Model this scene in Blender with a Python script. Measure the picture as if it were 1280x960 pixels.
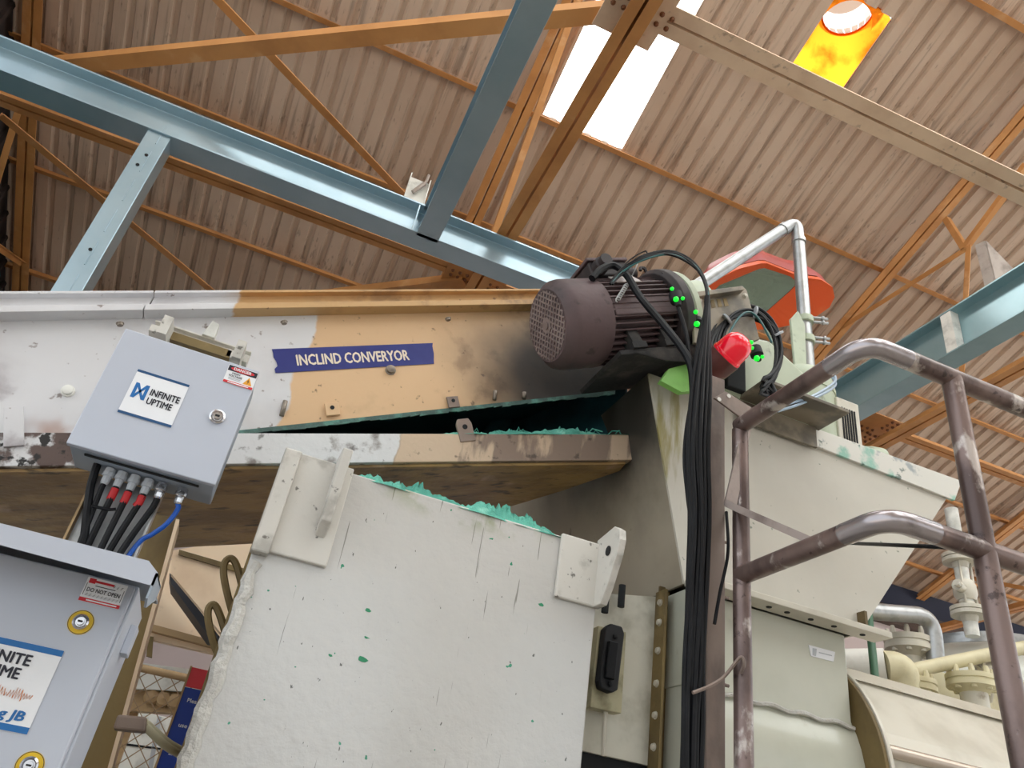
import bpy, bmesh, math, random
import numpy as np
from mathutils import Vector, Matrix
random.seed(7)
R_ = math.radians
for o in list(bpy.data.objects): bpy.data.objects.remove(o)
scene = bpy.context.scene
COL = scene.collection

# ------------------------------------------------------------------ camera
FPX = 958.0
PITCH, ROLL, HEAD = R_(32.05), R_(10.04), R_(16.95)
CAM = Vector((0, 0, 1.6))
FW = Vector((math.sin(HEAD)*math.cos(PITCH), math.cos(HEAD)*math.cos(PITCH), math.sin(PITCH)))
_r0 = Vector((math.cos(HEAD), -math.sin(HEAD), 0)); _u0 = _r0.cross(FW)
RT = _r0*math.cos(ROLL) + _u0*math.sin(ROLL); UP = RT.cross(FW)
cd = bpy.data.cameras.new('camera'); cam = bpy.data.objects.new('camera', cd); COL.objects.link(cam)
cd.sensor_width = 36; cd.lens = FPX/1280*36; cd.clip_start = .02; cd.clip_end = 300
cam.matrix_world = Matrix(((RT.x, UP.x, -FW.x, CAM.x), (RT.y, UP.y, -FW.y, CAM.y), (RT.z, UP.z, -FW.z, CAM.z), (0, 0, 0, 1)))
scene.camera = cam

# ------------------------------------------------------------------ light
w = bpy.data.worlds.new('sky'); scene.world = w; w.use_nodes = True
bg = w.node_tree.nodes['Background']; bg.inputs[0].default_value = (.88, .95, 1.0, 1); bg.inputs[1].default_value = 1.0
sd = bpy.data.lights.new('sun', 'SUN'); sd.energy = 12.0; sd.angle = R_(3); sd.color = (.97, .98, 1)
sun = bpy.data.objects.new('sun', sd); COL.objects.link(sun)
sun.rotation_euler = (R_(-14), R_(10), 0)
vs = scene.view_settings
vs.view_transform = 'Standard'; vs.look = 'None'; vs.gamma = 1; vs.use_curve_mapping = False; vs.exposure = .75

# ------------------------------------------------------------------ pixel -> point on a known plane
def at(x, y, X=None, Y=None, Z=None, n=None, p=None):
    d = FW + RT*((x-640)/FPX) - UP*((y-480)/FPX)
    if n is not None: t = n.dot(Vector(p)-CAM)/n.dot(d)
    elif X is not None: t = (X-CAM.x)/d.x
    elif Y is not None: t = (Y-CAM.y)/d.y
    else: t = (Z-CAM.z)/d.z
    return CAM + d*t
def V(*a): return Vector(a)

# ------------------------------------------------------------------ materials
def S(h):
    h = h.lstrip('#'); c = [int(h[i:i+2], 16)/255 for i in (0, 2, 4)]
    return tuple((v/12.92 if v <= .04045 else ((v+.055)/1.055)**2.4) for v in c) + (1,)
class Mat:
    def __init__(s, name, base, rough=.5, metal=0, coat=0, spec=.5):
        s.m = bpy.data.materials.new(name); s.m.use_nodes = True
        s.t = s.m.node_tree; s.n = s.t.nodes; s.b = s.n['Principled BSDF']
        s.b.inputs['Roughness'].default_value = rough; s.b.inputs['Metallic'].default_value = metal
        s.b.inputs['Specular IOR Level'].default_value = spec
        if coat: s.b.inputs['Coat Weight'].default_value = coat; s.b.inputs['Coat Roughness'].default_value = .12
        s.tc = s.n.new('ShaderNodeNewGeometry')
        r = s.n.new('ShaderNodeRGB'); r.outputs[0].default_value = S(base) if isinstance(base, str) else base
        s.c = r.outputs[0]; s.link(s.c, s.b.inputs['Base Color'])
    def link(s, a, b): s.t.links.new(a, b)
    def mapping(s, stretch=(1, 1, 1), rot=(0, 0, 0), loc=(0, 0, 0)):
        mp = s.n.new('ShaderNodeMapping'); mp.inputs['Scale'].default_value = stretch
        mp.inputs['Rotation'].default_value = rot; mp.inputs['Location'].default_value = loc
        s.link(s.tc.outputs['Position'], mp.inputs['Vector']); return mp.outputs[0]
    def noise(s, scale, detail=4, stretch=(1, 1, 1), rough=.55, rot=(0, 0, 0), loc=(0, 0, 0)):
        nz = s.n.new('ShaderNodeTexNoise'); nz.inputs['Scale'].default_value = scale
        nz.inputs['Detail'].default_value = detail; nz.inputs['Roughness'].default_value = rough
        s.link(s.mapping(stretch, rot, loc), nz.inputs['Vector']); return nz.outputs['Fac']
    def ramp(s, fac, lo, hi):
        r = s.n.new('ShaderNodeMapRange'); r.inputs[1].default_value = lo; r.inputs[2].default_value = hi
        r.interpolation_type = 'SMOOTHSTEP' if lo < hi else 'LINEAR'
        s.link(fac, r.inputs[0]); return r.outputs[0]
    def math(s, op, a, b):
        m = s.n.new('ShaderNodeMath'); m.operation = op
        for i, v in enumerate((a, b)):
            if isinstance(v, (int, float)): m.inputs[i].default_value = v
            else: s.link(v, m.inputs[i])
        return m.outputs[0]
    def mix(s, color, fac):
        mx = s.n.new('ShaderNodeMix'); mx.data_type = 'RGBA'
        if isinstance(fac, (int, float)): mx.inputs[0].default_value = fac
        else: s.link(fac, mx.inputs[0])
        s.link(s.c, mx.inputs[6])
        if isinstance(color, str): mx.inputs[7].default_value = S(color)
        else: mx.inputs[7].default_value = color
        s.c = mx.outputs[2]; s.link(s.c, s.b.inputs['Base Color']); return s
    def layer(s, color, scale, lo, hi, amt=1, **k):
        f = s.ramp(s.noise(scale, **k), lo, hi)
        if amt != 1: f = s.math('MULTIPLY', f, amt)
        return s.mix(color, f)
    def coord(s, axis):
        sp = s.n.new('ShaderNodeSeparateXYZ'); s.link(s.tc.outputs['Position'], sp.inputs[0]); return sp.outputs[axis]
    def near(s, p, r0, r1, stretch=(1, 1, 1), wob=.0, wscale=6):
        """1 inside radius r0 round the point p, 0 beyond r1, edge roughened by noise"""
        d = s.n.new('ShaderNodeVectorMath'); d.operation = 'SUBTRACT'; s.link(s.tc.outputs['Position'], d.inputs[0]); d.inputs[1].default_value = p
        e = s.n.new('ShaderNodeVectorMath'); e.operation = 'MULTIPLY'; s.link(d.outputs[0], e.inputs[0]); e.inputs[1].default_value = stretch
        l = s.n.new('ShaderNodeVectorMath'); l.operation = 'LENGTH'; s.link(e.outputs[0], l.inputs[0])
        f = l.outputs['Value']
        if wob: f = s.math('ADD', f, s.math('MULTIPLY', s.math('SUBTRACT', s.noise(wscale, 5), .5), wob))
        return s.math('SUBTRACT', 1.0, s.ramp(f, r0, r1))
    def bump(s, scale, strength=.2, dist=.01, **k):
        b = s.n.new('ShaderNodeBump'); b.inputs['Strength'].default_value = strength; b.inputs['Distance'].default_value = dist
        s.link(s.noise(scale, **k), b.inputs['Height']); s.link(b.outputs[0], s.b.inputs['Normal']); return s
    def roughvar(s, scale, lo, hi):
        s.link(s.math('ADD', s.math('MULTIPLY', s.noise(scale, 4), hi-lo), lo), s.b.inputs['Roughness']); return s
    def emit(s, color, st):
        s.b.inputs['Emission Color'].default_value = S(color); s.b.inputs['Emission Strength'].default_value = st; return s

def simple(name, col, rough=.5, metal=0, dirt=None, amt=.5, scale=8, bump=0, coat=0):
    m = Mat(name, col, rough, metal, coat)
    if dirt: m.layer(dirt, scale, .45, .7, amt, detail=6)
    if bump: m.bump(scale*6, bump, .004)
    return m.m

m = Mat('roof sheet', '#cbb5a2', .62)
m.layer('#b79d88', .9, .40, .66, .6, detail=5)
str_ = m.noise(3.5, detail=7, stretch=(5.5, .22, .22)); fine = m.noise(22, detail=4, stretch=(1.2, .35, .35))
grime = None
for yp in (1.33, 2.58, 3.8, 5.03, 6.28, 7.55, 8.85):      # dirt caught on the uphill side of each purlin
    d = m.math('SUBTRACT', yp-.02, m.coord(1)); g = m.math('MULTIPLY', m.math('GREATER_THAN', d, 0.0), m.math('SUBTRACT', 1.0, m.ramp(d, .0, .55)))
    grime = g if grime is None else m.math('ADD', grime, g)
m.mix('#4a3a34', m.math('MULTIPLY', m.ramp(m.math('ADD', str_, m.math('MULTIPLY', grime, .10)), .55, .78), .5))
m.mix('#3c2f2b', m.math('MULTIPLY', m.ramp(m.math('ADD', fine, m.math('MULTIPLY', grime, .07)), .62, .76), .4))
M_roof = m.m
m = Mat('orange steel', '#cd9358', .55); m.layer('#a8713f', 3, .4, .7, .55, detail=6).layer('#e0b588', 5, .55, .75, .5, detail=6); M_orange = m.m
m = Mat('dusty steel', '#e6cdb2', .7); m.layer('#ccae92', 4, .4, .7, .6, detail=6).layer('#5d4437', 14, .6, .75, .6); M_dusty = m.m
m = Mat('blue steel', '#a6bfcc', .3, .6, .5); m.layer('#8aa9b9', 2, .35, .7, .5).layer('#8fb4c4', 9, .6, .8, .3, detail=6); M_blue = m.m
m = Mat('teal blue steel', '#9cbcc4', .28, .5, .5); m.layer('#82a6ae', 3, .35, .7, .5).layer('#8fb4b8', 9, .6, .8, .4); M_blue2 = m.m
M_greysteel = simple('grey bracket steel', '#a59a92', .6, .2, '#5c524c', .7, 6)
M_white_st = simple('white painted steel', '#e8e8e2', .45, 0, '#8f918b', .5, 9)
# conveyor side: grey white repaint at the low end, old cream paint above it, soot by the motor
def conv_mat(name, x0, cream='#d9b58d', white='#d9d9dc', soot=True, rust=.6):
    m = Mat(name, white, .5)
    m.layer('#b3aeb0', 2.2, .45, .7, .6, detail=6)
    e = m.math('ADD', m.coord(0), m.math('MULTIPLY', m.math('SUBTRACT', m.noise(7, 5), .5), .09))
    m.mix(cream, m.ramp(e, x0, x0+.012))
    right = m.ramp(m.coord(0), x0, x0+.6)
    m.mix('#8c6d50', m.math('MULTIPLY', m.math('MULTIPLY', m.ramp(m.noise(9, 8), .5, .66), right), rust))
    m.layer('#5d4534', 34, .66, .74, .7, detail=3)
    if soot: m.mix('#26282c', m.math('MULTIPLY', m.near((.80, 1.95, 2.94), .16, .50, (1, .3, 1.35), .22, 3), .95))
    if soot: m.mix('#9a9398', m.math('MULTIPLY', m.ramp(m.noise(5, 6), .5, .62), m.near((-.5, 1.95, 2.33), .05, .4, (1, .3, 1.6)))).mix('#b5968a', m.math('MULTIPLY', m.ramp(m.noise(6, 3, loc=(2, 2, 0)), .45, .6), m.near((-.47, 1.95, 2.30), .04, .14, (1, .3, 1.6))))
    m.bump(30, .12, .004)
    return m.m
M_conv = conv_mat('conveyor side paint', -.04)
M_convtop = conv_mat('conveyor top paint', -.26, '#c6a070', soot=False, rust=.8)
m = Mat('rail paint', '#d8d8da', .5)
m.layer('#6a5d55', 11, .56, .66, .8, detail=8)
e = m.math('ADD', m.coord(0), m.math('MULTIPLY', m.math('SUBTRACT', m.noise(9, 5), .5), .06))
m.mix('#8d7a6d', m.ramp(e, .285, .292)).mix('#cdb59c', m.math('MULTIPLY', m.ramp(m.noise(7, 6, stretch=(1.6, 1, .4)), .47, .55), m.ramp(e, .285, .292)))
m.mix('#5c4a44', m.math('MULTIPLY', m.ramp(m.noise(16, 8), .42, .52), m.near((-.48, 1.92, 2.23), .08, .26, (1, .3, 1.2), .1, 9)))
m.mix('#1c1917', m.math('MULTIPLY', m.ramp(m.noise(22, 8, loc=(3, 3, 3)), .55, .6), m.near((-.52, 1.92, 2.22), .1, .3, (1, .3, 1.2), .1, 9)))
m.layer('#3d332f', 26, .6, .7, .7, detail=6); m.bump(40, .3, .004); M_rail = m.m
m = Mat('rusty pan', '#b0905c', .42); m.layer('#7a6040', 5, .4, .62, .7, detail=8, stretch=(.6, 2, 2)).layer('#3a2d22', 14, .56, .68, .85, detail=8, stretch=(.5, 2, 2)).layer('#d8b899', 8, .6, .72, .5, detail=8)
m.bump(30, .5, .008, detail=8); M_pan = m.m
m = Mat('olive stained steel', '#7d6a41', .6); m.layer('#54452c', 6, .42, .66, .8, detail=8, stretch=(1, 1, .5)).layer('#a08a5c', 9, .58, .75, .5, detail=6); m.bump(40, .3, .004); M_olive = m.m
m = Mat('chute enamel', '#c8c7c4', .2, 0, 1.0)
m.layer('#b9b8b4', 1.3, .42, .68, .6, detail=4)
m.layer('#55544f', 85, .70, .73, .9, detail=2, stretch=(1, 1, .55)).layer('#7a7972', 34, .70, .72, .8, detail=2, stretch=(3.5, 1, .12), rot=(0, R_(4), 0))
m.layer('#6d6c66', 16, .715, .73, .8, detail=5, stretch=(5, 1, .10), loc=(9, 0, 2))
m.layer('#2f8a6a', 46, .752, .765, 1, detail=2, loc=(3, 1, 7))
m.mix('#7d8a4a', m.math('MULTIPLY', m.math('MULTIPLY', m.ramp(m.noise(14, 6), .48, .62), m.near((.42, 1.6, 2.285), .02, .16, (.55, .3, 2.4))), .6))
m.bump(30, .55, .006, detail=4); M_chute = m.m
m = Mat('chute pale lug', '#d0cdc6', .45); m.layer('#8d8a82', 12, .52, .68, .6, detail=7).layer('#454239', 40, .66, .72, .8); m.bump(40, .2, .003); M_lug = m.m
m = Mat('weld enamel', '#c6c4be', .3, 0, .4); m.bump(35, .9, .015, detail=4); M_weld = m.m
m = Mat('hopper enamel', '#c9c5ba', .4, 0, .2)
m.layer('#b7b2a6', 1.8, .4, .7, .6, detail=5).layer('#6f7a6a', 30, .7, .74, .8, detail=3)
st = m.math('MULTIPLY', m.ramp(m.noise(9, 5, stretch=(2.2, 1, .35), rot=(0, R_(-20), 0)), .44, .62), m.near((1.0, 1.75, 2.72), .1, .42, (1.2, .3, .8)))
m.mix('#8d8242', m.math('MULTIPLY', st, .9)); m.bump(30, .12, .004); M_hop = m.m
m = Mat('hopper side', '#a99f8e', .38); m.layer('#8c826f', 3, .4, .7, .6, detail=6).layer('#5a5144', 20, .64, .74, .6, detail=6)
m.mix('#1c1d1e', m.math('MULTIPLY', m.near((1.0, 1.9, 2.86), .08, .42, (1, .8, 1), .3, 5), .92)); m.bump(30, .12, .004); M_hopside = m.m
m = Mat('chipped rim paint', '#d6d4cc', .5); m.layer('#7fb7a6', 6, .52, .6, .9, detail=8).layer('#8d979c', 10, .58, .66, .8, detail=8, loc=(4, 0, 0)).layer('#3e5a52', 24, .63, .7, .8); M_rim = m.m
m = Mat('cream enamel', '#cfcabc', .4, 0, .2); m.layer('#aaa392', 4, .45, .7, .6, detail=6).layer('#7c6a50', 9, .63, .72, .6, detail=7); m.bump(30, .15, .004); M_cream = m.m
m = Mat('yellowed pipe paint', '#d3cba9', .45); m.layer('#92845a', 5, .45, .7, .6, detail=6); M_yellow = m.m
m = Mat('green shaded enamel', '#c8c9bb', .32, 0, .4); m.layer('#b0b3a2', 3, .4, .7, .6).layer('#8a7a58', 5, .66, .72, .6, detail=6); m.bump(30, .12, .004); M_drum = m.m
m = Mat('cabinet grey', '#bcc2cf', .4); m.layer('#b2b8c5', 3, .4, .7, .4); m.bump(220, .05, .001); M_cab = m.m
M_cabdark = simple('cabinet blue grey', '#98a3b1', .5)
m = Mat('black rubber', '#0c0d11', .5, 0, 0, .25); m.layer('#1b1d22', 20, .45, .7, .5); M_black = m.m
M_blackg = simple('black gasket', '#1a1b1f', .7)
M_red = simple('red marker sleeve', '#c01820', .5)
M_bluecable = simple('blue cable', '#0d55b8', .4)
M_chrome = simple('chrome', '#cfcfd2', .18, 1)
M_galv = simple('galvanised steel', '#b7b9ba', .35, .75, '#8b8d8e', .5, 20)
M_plasticgrey = simple('grey gland nylon', '#b5bac0', .45)
m = Mat('white label', '#eceef2', .5); M_label = m.m
M_lblue = simple('label blue band', '#1668ac', .5); M_ldark = simple('label dark blue band', '#164a78', .5)
M_ink = simple('label black ink', '#1a1c2c', .5); M_navy = simple('navy tape', '#232c78', .5, 0, '#2f3a86', .6, 10)
M_lred = simple('label red', '#cf2733', .5); M_lorange = simple('label orange', '#e8a32a', .5); M_wave = simple('label wave orange', '#d98a52', .5)
M_txt = simple('cream lettering', '#e9dccb', .6); M_yel = simple('yellow lock ring', '#e0b820', .5)
m = Mat('motor grime', '#5c4a4c', .6); m.layer('#3c3234', 4, .42, .64, .8, detail=6).layer('#8a7674', 7, .58, .74, .6, detail=7).layer('#2a2426', 22, .6, .72, .6); m.bump(45, .3, .004); M_motor = m.m
m = Mat('motor dark', '#2c2527', .6); m.layer('#544848', 10, .5, .7, .6, detail=6); M_motord = m.m
M_plate = simple('nameplate', '#9b9390', .4, .5, '#5c5452', .6, 20)
m = Mat('green grey gearbox', '#b9c3ac', .42); m.layer('#8f9a82', 5, .42, .68, .6, detail=6).layer('#4c4f44', 14, .6, .72, .7, detail=6); M_gear = m.m
m = Mat('dirty plate', '#8f8574', .5); m.layer('#4c463c', 7, .42, .62, .8, detail=7); M_dplate = m.m
m = Mat('brown post', '#8d7c72', .55); m.layer('#584b45', 6, .45, .66, .8, detail=8, stretch=(1, 1, .4)).layer('#98887e', 12, .58, .72, .6, detail=6); m.bump(50, .3, .003); M_post = m.m
m = Mat('worn dark pipe', '#84716c', .34, .45); m.layer('#4a3c3a', 6, .42, .62, .85, detail=7, stretch=(1, 1, .5)).layer('#c9c0ba', 15, .57, .66, .9, detail=8, stretch=(1, 1, .6)).layer('#2e2424', 30, .62, .7, .7, detail=5); m.bump(60, .3, .002); M_pipe = m.m
m = Mat('bent pipe steel', '#aaa3a6', .25, .7); m.layer('#5c5152', 9, .5, .68, .8, detail=6); M_bend = m.m
m = Mat('red beacon lens', '#e0102c', .18, 0, .6); m.emit('#ff1030', .12); M_beacon = m.m
M_beaconb = simple('beacon base', '#6d3a36', .5, 0, '#3b2421', .6, 12)
m = Mat('green led', '#12a030', .3); m.emit('#06d828', .9); M_led = m.m
m = Mat('orange lamp enamel', '#ee5f2c', .35); m.layer('#f4945c', 5, .55, .75, .5); M_lampo = m.m
m = Mat('dark red lamp enamel', '#a63230', .4); m.layer('#b06a62', 5, .5, .7, .5); M_lampr = m.m
m = Mat('lamp glass', '#dfe9e0', .08); m.b.inputs['Transmission Weight'].default_value = .9; M_glass = m.m
m = Mat('reflector', '#f4fff8', .25, 0); m.bump(9, .8, .05); M_refl = m.m
m = Mat('teal powder', '#63b3a0', .9); m.layer('#3f8a7c', 12, .42, .64, .8, detail=7).layer('#8fd0bd', 20, .58, .72, .7, detail=6); m.bump(50, .8, .01, detail=7); M_teal = m.m
m = Mat('teal coated belt', '#1d4a55', .5); m.layer('#12262e', 4, .42, .62, .8, detail=6); M_belt = m.m
m = Mat('mint plate', '#57b596', .5); m.layer('#3a8a72', 8, .45, .65, .7); M_mint = m.m
M_dark = simple('dark interior', '#15181b', .8)
m = Mat('cream cladding', '#f0d8ba', .6); m.layer('#cfae8d', 3, .42, .7, .6, detail=6).layer('#9c7a5c', 10, .62, .74, .5, detail=6); M_clad = m.m
M_pink = simple('pale wall', '#cbbcbc', .7, 0, '#b7a8a8', .5, 2)
M_sign = simple('blue sign enamel', '#1f3f9c', .4); M_signr = simple('red sign band', '#e0404c', .4)
M_wire = simple('fence wire', '#9d8468', .5, .4)
M_strap = simple('worn steel strap', '#a39690', .4, .4, '#6b5f5a', .7, 14)
M_soot = simple('sooty steel', '#2b2a2b', .75, 0, '#5a544e', .6, 14, .4)
M_crust = simple('grey green crust', '#4a625d', .85, 0, '#6fae9f', .6, 20, .5)
M_tan = simple('tan tray', '#b89a72', .6, 0, '#9a7c56', .6, 5)
M_conduit = simple('pale conduit', '#dad8c0', .5)
M_tarp = simple('teal tarpaulin', '#2f6f78', .7, 0, '#1d4c58', .7, 3)
M_gable = simple('dark gable cladding', '#3f3431', .8, 0, '#2a2322', .6, 2)
M_navygap = simple('dark navy gap', '#252a3e', .8)
M_darkbeam = simple('dark brown beam', '#4d3f38', .7)
M_floor = simple('concrete floor', '#8f877c', .7, 0, '#736b61', .5, 1)
m = Mat('dome metal', '#b9bab2', .35, .3); m.layer('#90918a', 4, .45, .7, .6, detail=6); M_dome = m.m
M_screw = simple('bolt steel', '#8f857a', .45, .6, '#5c524a', .6, 30)
M_greenpole = simple('green pole paint', '#3f6a50', .5)
def translucent(name, c, base=.0):
    mm = bpy.data.materials.new(name); mm.use_nodes = True; t = mm.node_tree; t.nodes.clear()
    o = t.nodes.new('ShaderNodeOutputMaterial'); a = t.nodes.new('ShaderNodeBsdfTranslucent'); d = t.nodes.new('ShaderNodeBsdfDiffuse'); x = t.nodes.new('ShaderNodeMixShader')
    tc = t.nodes.new('ShaderNodeTexCoord'); nz = t.nodes.new('ShaderNodeTexNoise'); nz.inputs['Scale'].default_value = 5; nz.inputs['Detail'].default_value = 6
    mx = t.nodes.new('ShaderNodeMix'); mx.data_type = 'RGBA'; rp = t.nodes.new('ShaderNodeMapRange'); rp.inputs[1].default_value = .45; rp.inputs[2].default_value = .7
    t.links.new(tc.outputs['Object'], nz.inputs['Vector']); t.links.new(nz.outputs['Fac'], rp.inputs[0]); t.links.new(rp.outputs[0], mx.inputs[0])
    mx.inputs[6].default_value = S(c); mx.inputs[7].default_value = tuple(v*(1-base) for v in S(c)[:3])+(1,)
    t.links.new(mx.outputs[2], a.inputs[0]); t.links.new(mx.outputs[2], d.inputs[0])
    x.inputs[0].default_value = .25; t.links.new(a.outputs[0], x.inputs[1]); t.links.new(d.outputs[0], x.inputs[2]); t.links.new(x.outputs[0], o.inputs[0]); return mm
M_sky = translucent('skylight sheet', '#fbfbf6')
M_frp = translucent('orange fibreglass', '#e0801c', .6)
M_vane = translucent('white turbine vane', '#a89c92')

# ------------------------------------------------------------------ mesh builder
class B:
    def __init__(s): s.bm = bmesh.new()
    def face(s, pts):
        return s.bm.faces.new([s.bm.verts.new(p) for p in pts])
    def plate(s, pts, vec):
        """polygon pushed along vec into a solid plate"""
        a = [s.bm.verts.new(p) for p in pts]; vec = Vector(vec); b = [s.bm.verts.new(Vector(p)+vec) for p in pts]
        n = len(a); s.bm.faces.new(a); s.bm.faces.new(b[::-1])
        for i in range(n): s.bm.faces.new((a[i], b[i], b[(i+1) % n], a[(i+1) % n]))
        return s
    def box(s, lo, hi):
        x0, y0, z0 = lo; x1, y1, z1 = hi
        return s.plate([V(x0, y0, z0), V(x1, y0, z0), V(x1, y0, z1), V(x0, y0, z1)], (0, y1-y0, 0))
    def obox(s, c, ax, ay, az):
        """box at centre c with half-axis vectors"""
        c, ax, ay, az = map(Vector, (c, ax, ay, az))
        return s.plate([c-ax-ay-az, c+ax-ay-az, c+ax-ay+az, c-ax-ay+az], ay*2)
    def sweep(s, prof, p0, p1, up=(0, 0, 1)):
        p0, p1 = Vector(p0), Vector(p1); d = (p1-p0).normalized(); up = Vector(up)
        sd_ = d.cross(up).normalized(); u = sd_.cross(d)
        return s.plate([p0+sd_*a+u*b for a, b in prof], p1-p0)
    def tube(s, path, r, seg=10, cap=True):
        path = [Vector(p) for p in path]; n = len(path); rs = r if isinstance(r, (list, tuple)) else [r]*n
        t = [(path[min(i+1, n-1)]-path[max(i-1, 0)]).normalized() for i in range(n)]
        a = t[0].orthogonal().normalized(); rings = []
        for i in range(n):
            a = (a - t[i]*a.dot(t[i])).normalized(); b = t[i].cross(a)
            rings.append([s.bm.verts.new(path[i]+(a*math.cos(k*2*math.pi/seg)+b*math.sin(k*2*math.pi/seg))*rs[i]) for k in range(seg)])
        for i in range(n-1):
            for k in range(seg):
                f = s.bm.faces.new((rings[i][k], rings[i][(k+1) % seg], rings[i+1][(k+1) % seg], rings[i+1][k])); f.smooth = True
        if cap: s.bm.faces.new(rings[0][::-1]); s.bm.faces.new(rings[-1])
        return s
    def lathe(s, prof, o, axis, seg=32, smooth=True, closed=False):
        """prof: (distance along the axis, radius)"""
        o = Vector(o); ax = Vector(axis).normalized(); a = ax.orthogonal().normalized(); b = ax.cross(a); rings = []
        for z, r in prof:
            rings.append([s.bm.verts.new(o+ax*z+(a*math.cos(k*2*math.pi/seg)+b*math.sin(k*2*math.pi/seg))*max(r, 1e-5)) for k in range(seg)])
        for i in range(len(rings)-1):
            for k in range(seg):
                f = s.bm.faces.new((rings[i][k], rings[i][(k+1) % seg], rings[i+1][(k+1) % seg], rings[i+1][k])); f.smooth = smooth
        if not closed:
            if prof[0][1] > 1e-4: s.bm.faces.new(rings[0][::-1])
            if prof[-1][1] > 1e-4: s.bm.faces.new(rings[-1])
        return s
    def obj(s, name, mat, parent=None, bevel=0, label=None, sharp=True):
        bmesh.ops.remove_doubles(s.bm, verts=s.bm.verts, dist=1e-6)
        bmesh.ops.recalc_face_normals(s.bm, faces=s.bm.faces)
        if sharp:
            for e in s.bm.edges:
                if len(e.link_faces) == 2 and e.calc_face_angle(0) > R_(38): e.smooth = False
        me = bpy.data.meshes.new(name)
        if parent is not None:
            q = Vector((0, 0, 0)); pp = parent
            while pp is not None: q += pp.location; pp = pp.parent
            bmesh.ops.translate(s.bm, verts=s.bm.verts, vec=-q)
        s.bm.to_mesh(me); s.bm.free()
        me.materials.append(mat); o = bpy.data.objects.new(name, me); COL.objects.link(o); o.parent = parent
        if bevel:
            bv = o.modifiers.new('bevel', 'BEVEL'); bv.width = bevel; bv.segments = 2; bv.limit_method = 'ANGLE'; bv.angle_limit = R_(40); bv.harden_normals = False
        if label: o['label'] = label
        return o
def tag(o, label=None, cat=None, group=None, kind=None):
    if label: o['label'] = label
    if cat: o['category'] = cat
    if group: o['group'] = group
    if kind: o['kind'] = kind
    return o
def thing(name, label, cat, loc=(0, 0, 0), group=None):
    """an Empty at the thing's base that parents its parts"""
    o = bpy.data.objects.new(name, None); COL.objects.link(o); o.location = loc; o.empty_display_size = .05
    return tag(o, label, cat, group)
def copy_part(o, loc, parent, rot=None):
    c = o.copy(); COL.objects.link(c); c.parent = parent; c.location = loc
    if rot is not None: c.rotation_euler = rot
    return c
def fillet(pts, r, n=8):
    pts = [Vector(p) for p in pts]; out = [pts[0]]
    for i in range(1, len(pts)-1):
        a, b, c = pts[i-1], pts[i], pts[i+1]; d0 = (a-b).normalized(); d1 = (c-b).normalized()
        rr = min(r, (a-b).length*.49, (c-b).length*.49); p, q = b+d0*rr, b+d1*rr
        for k in range(n+1):
            t = k/n; out.append(p*(1-t)**2+b*2*t*(1-t)+q*t*t)
    return out+[pts[-1]]
def smooth_path(pts, n=6):
    P = [Vector(p) for p in pts]; P = [P[0]*2-P[1]]+P+[P[-1]*2-P[-2]]; out = []
    for i in range(1, len(P)-2):
        for k in range(n):
            t = k/n; a, b, c, d = P[i-1:i+3]
            out.append(.5*((2*b)+(c-a)*t+(2*a-5*b+4*c-d)*t*t+(3*b-a-3*c+d)*t**3))
    return out+[P[-2]]
def I_prof(w_, h, tf, tw):
    a, b, t = w_/2, h/2, tw/2
    return [(-a, -b), (a, -b), (a, -b+tf), (t, -b+tf), (t, b-tf), (a, b-tf), (a, b), (-a, b), (-a, b-tf), (-t, b-tf), (-t, -b+tf), (-a, -b+tf)]
def L_prof(w_, h, t): return [(0, 0), (w_, 0), (w_, t), (t, t), (t, h), (0, h)]
def rect(w_, h): return [(-w_/2, -h/2), (w_/2, -h/2), (w_/2, h/2), (-w_/2, h/2)]
_tcache = {}
def text(s, mat, parent, c, right, up, width, height=None, name='lettering', bold=.02, shear=0, lift=.0006, align='CENTER'):
    cu = bpy.data.curves.new('t', 'FONT'); cu.body = s; cu.align_x = 'CENTER'; cu.size = 1; cu.offset = 0; cu.resolution_u = 2; cu.shear = shear; cu.space_line = .9
    ob = bpy.data.objects.new('t', cu); COL.objects.link(ob); bpy.context.view_layer.update()
    me = bpy.data.meshes.new_from_object(ob.evaluated_get(bpy.context.evaluated_depsgraph_get())); bpy.data.objects.remove(ob)
    if bold > .005:      # thicken the strokes by laying shifted copies together
        bm = bmesh.new()
        for iz, (dx, dy) in enumerate(((-bold, 0), (bold, 0), (0, bold), (0, -bold))):
            k0 = len(bm.verts); bm.from_mesh(me); bm.verts.ensure_lookup_table()
            for v in bm.verts[k0:]: v.co.x += dx*1.1; v.co.y += dy*.8; v.co.z = iz
        bm.to_mesh(me); bm.free()
    co = np.array([v.co[:] for v in me.vertices]); mn, mx_ = co.min(0), co.max(0)
    k = width/(mx_[0]-mn[0]); ky = k if height is None else height/(mx_[1]-mn[1])
    right, up = Vector(right).normalized(), Vector(up).normalized(); nrm = right.cross(up); c = Vector(c)
    q = Vector((0, 0, 0)); pp = parent
    while pp is not None: q += pp.location; pp = pp.parent
    ox = (mn[0]+mx_[0])/2 if align == 'CENTER' else (mn[0] if align == 'LEFT' else mx_[0])
    for v in me.vertices:
        x, y = (v.co.x-ox)*k, (v.co.y-(mn[1]+mx_[1])/2)*ky
        v.co = c+right*x+up*y+nrm*(lift+.00012*v.co.z)-q
    me.name = name; me.materials.clear(); me.materials.append(mat); o = bpy.data.objects.new(name, me); COL.objects.link(o); o.parent = parent
    return o
X_, Y_, Z_ = V(1, 0, 0), V(0, 1, 0), V(0, 0, 1)

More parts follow.
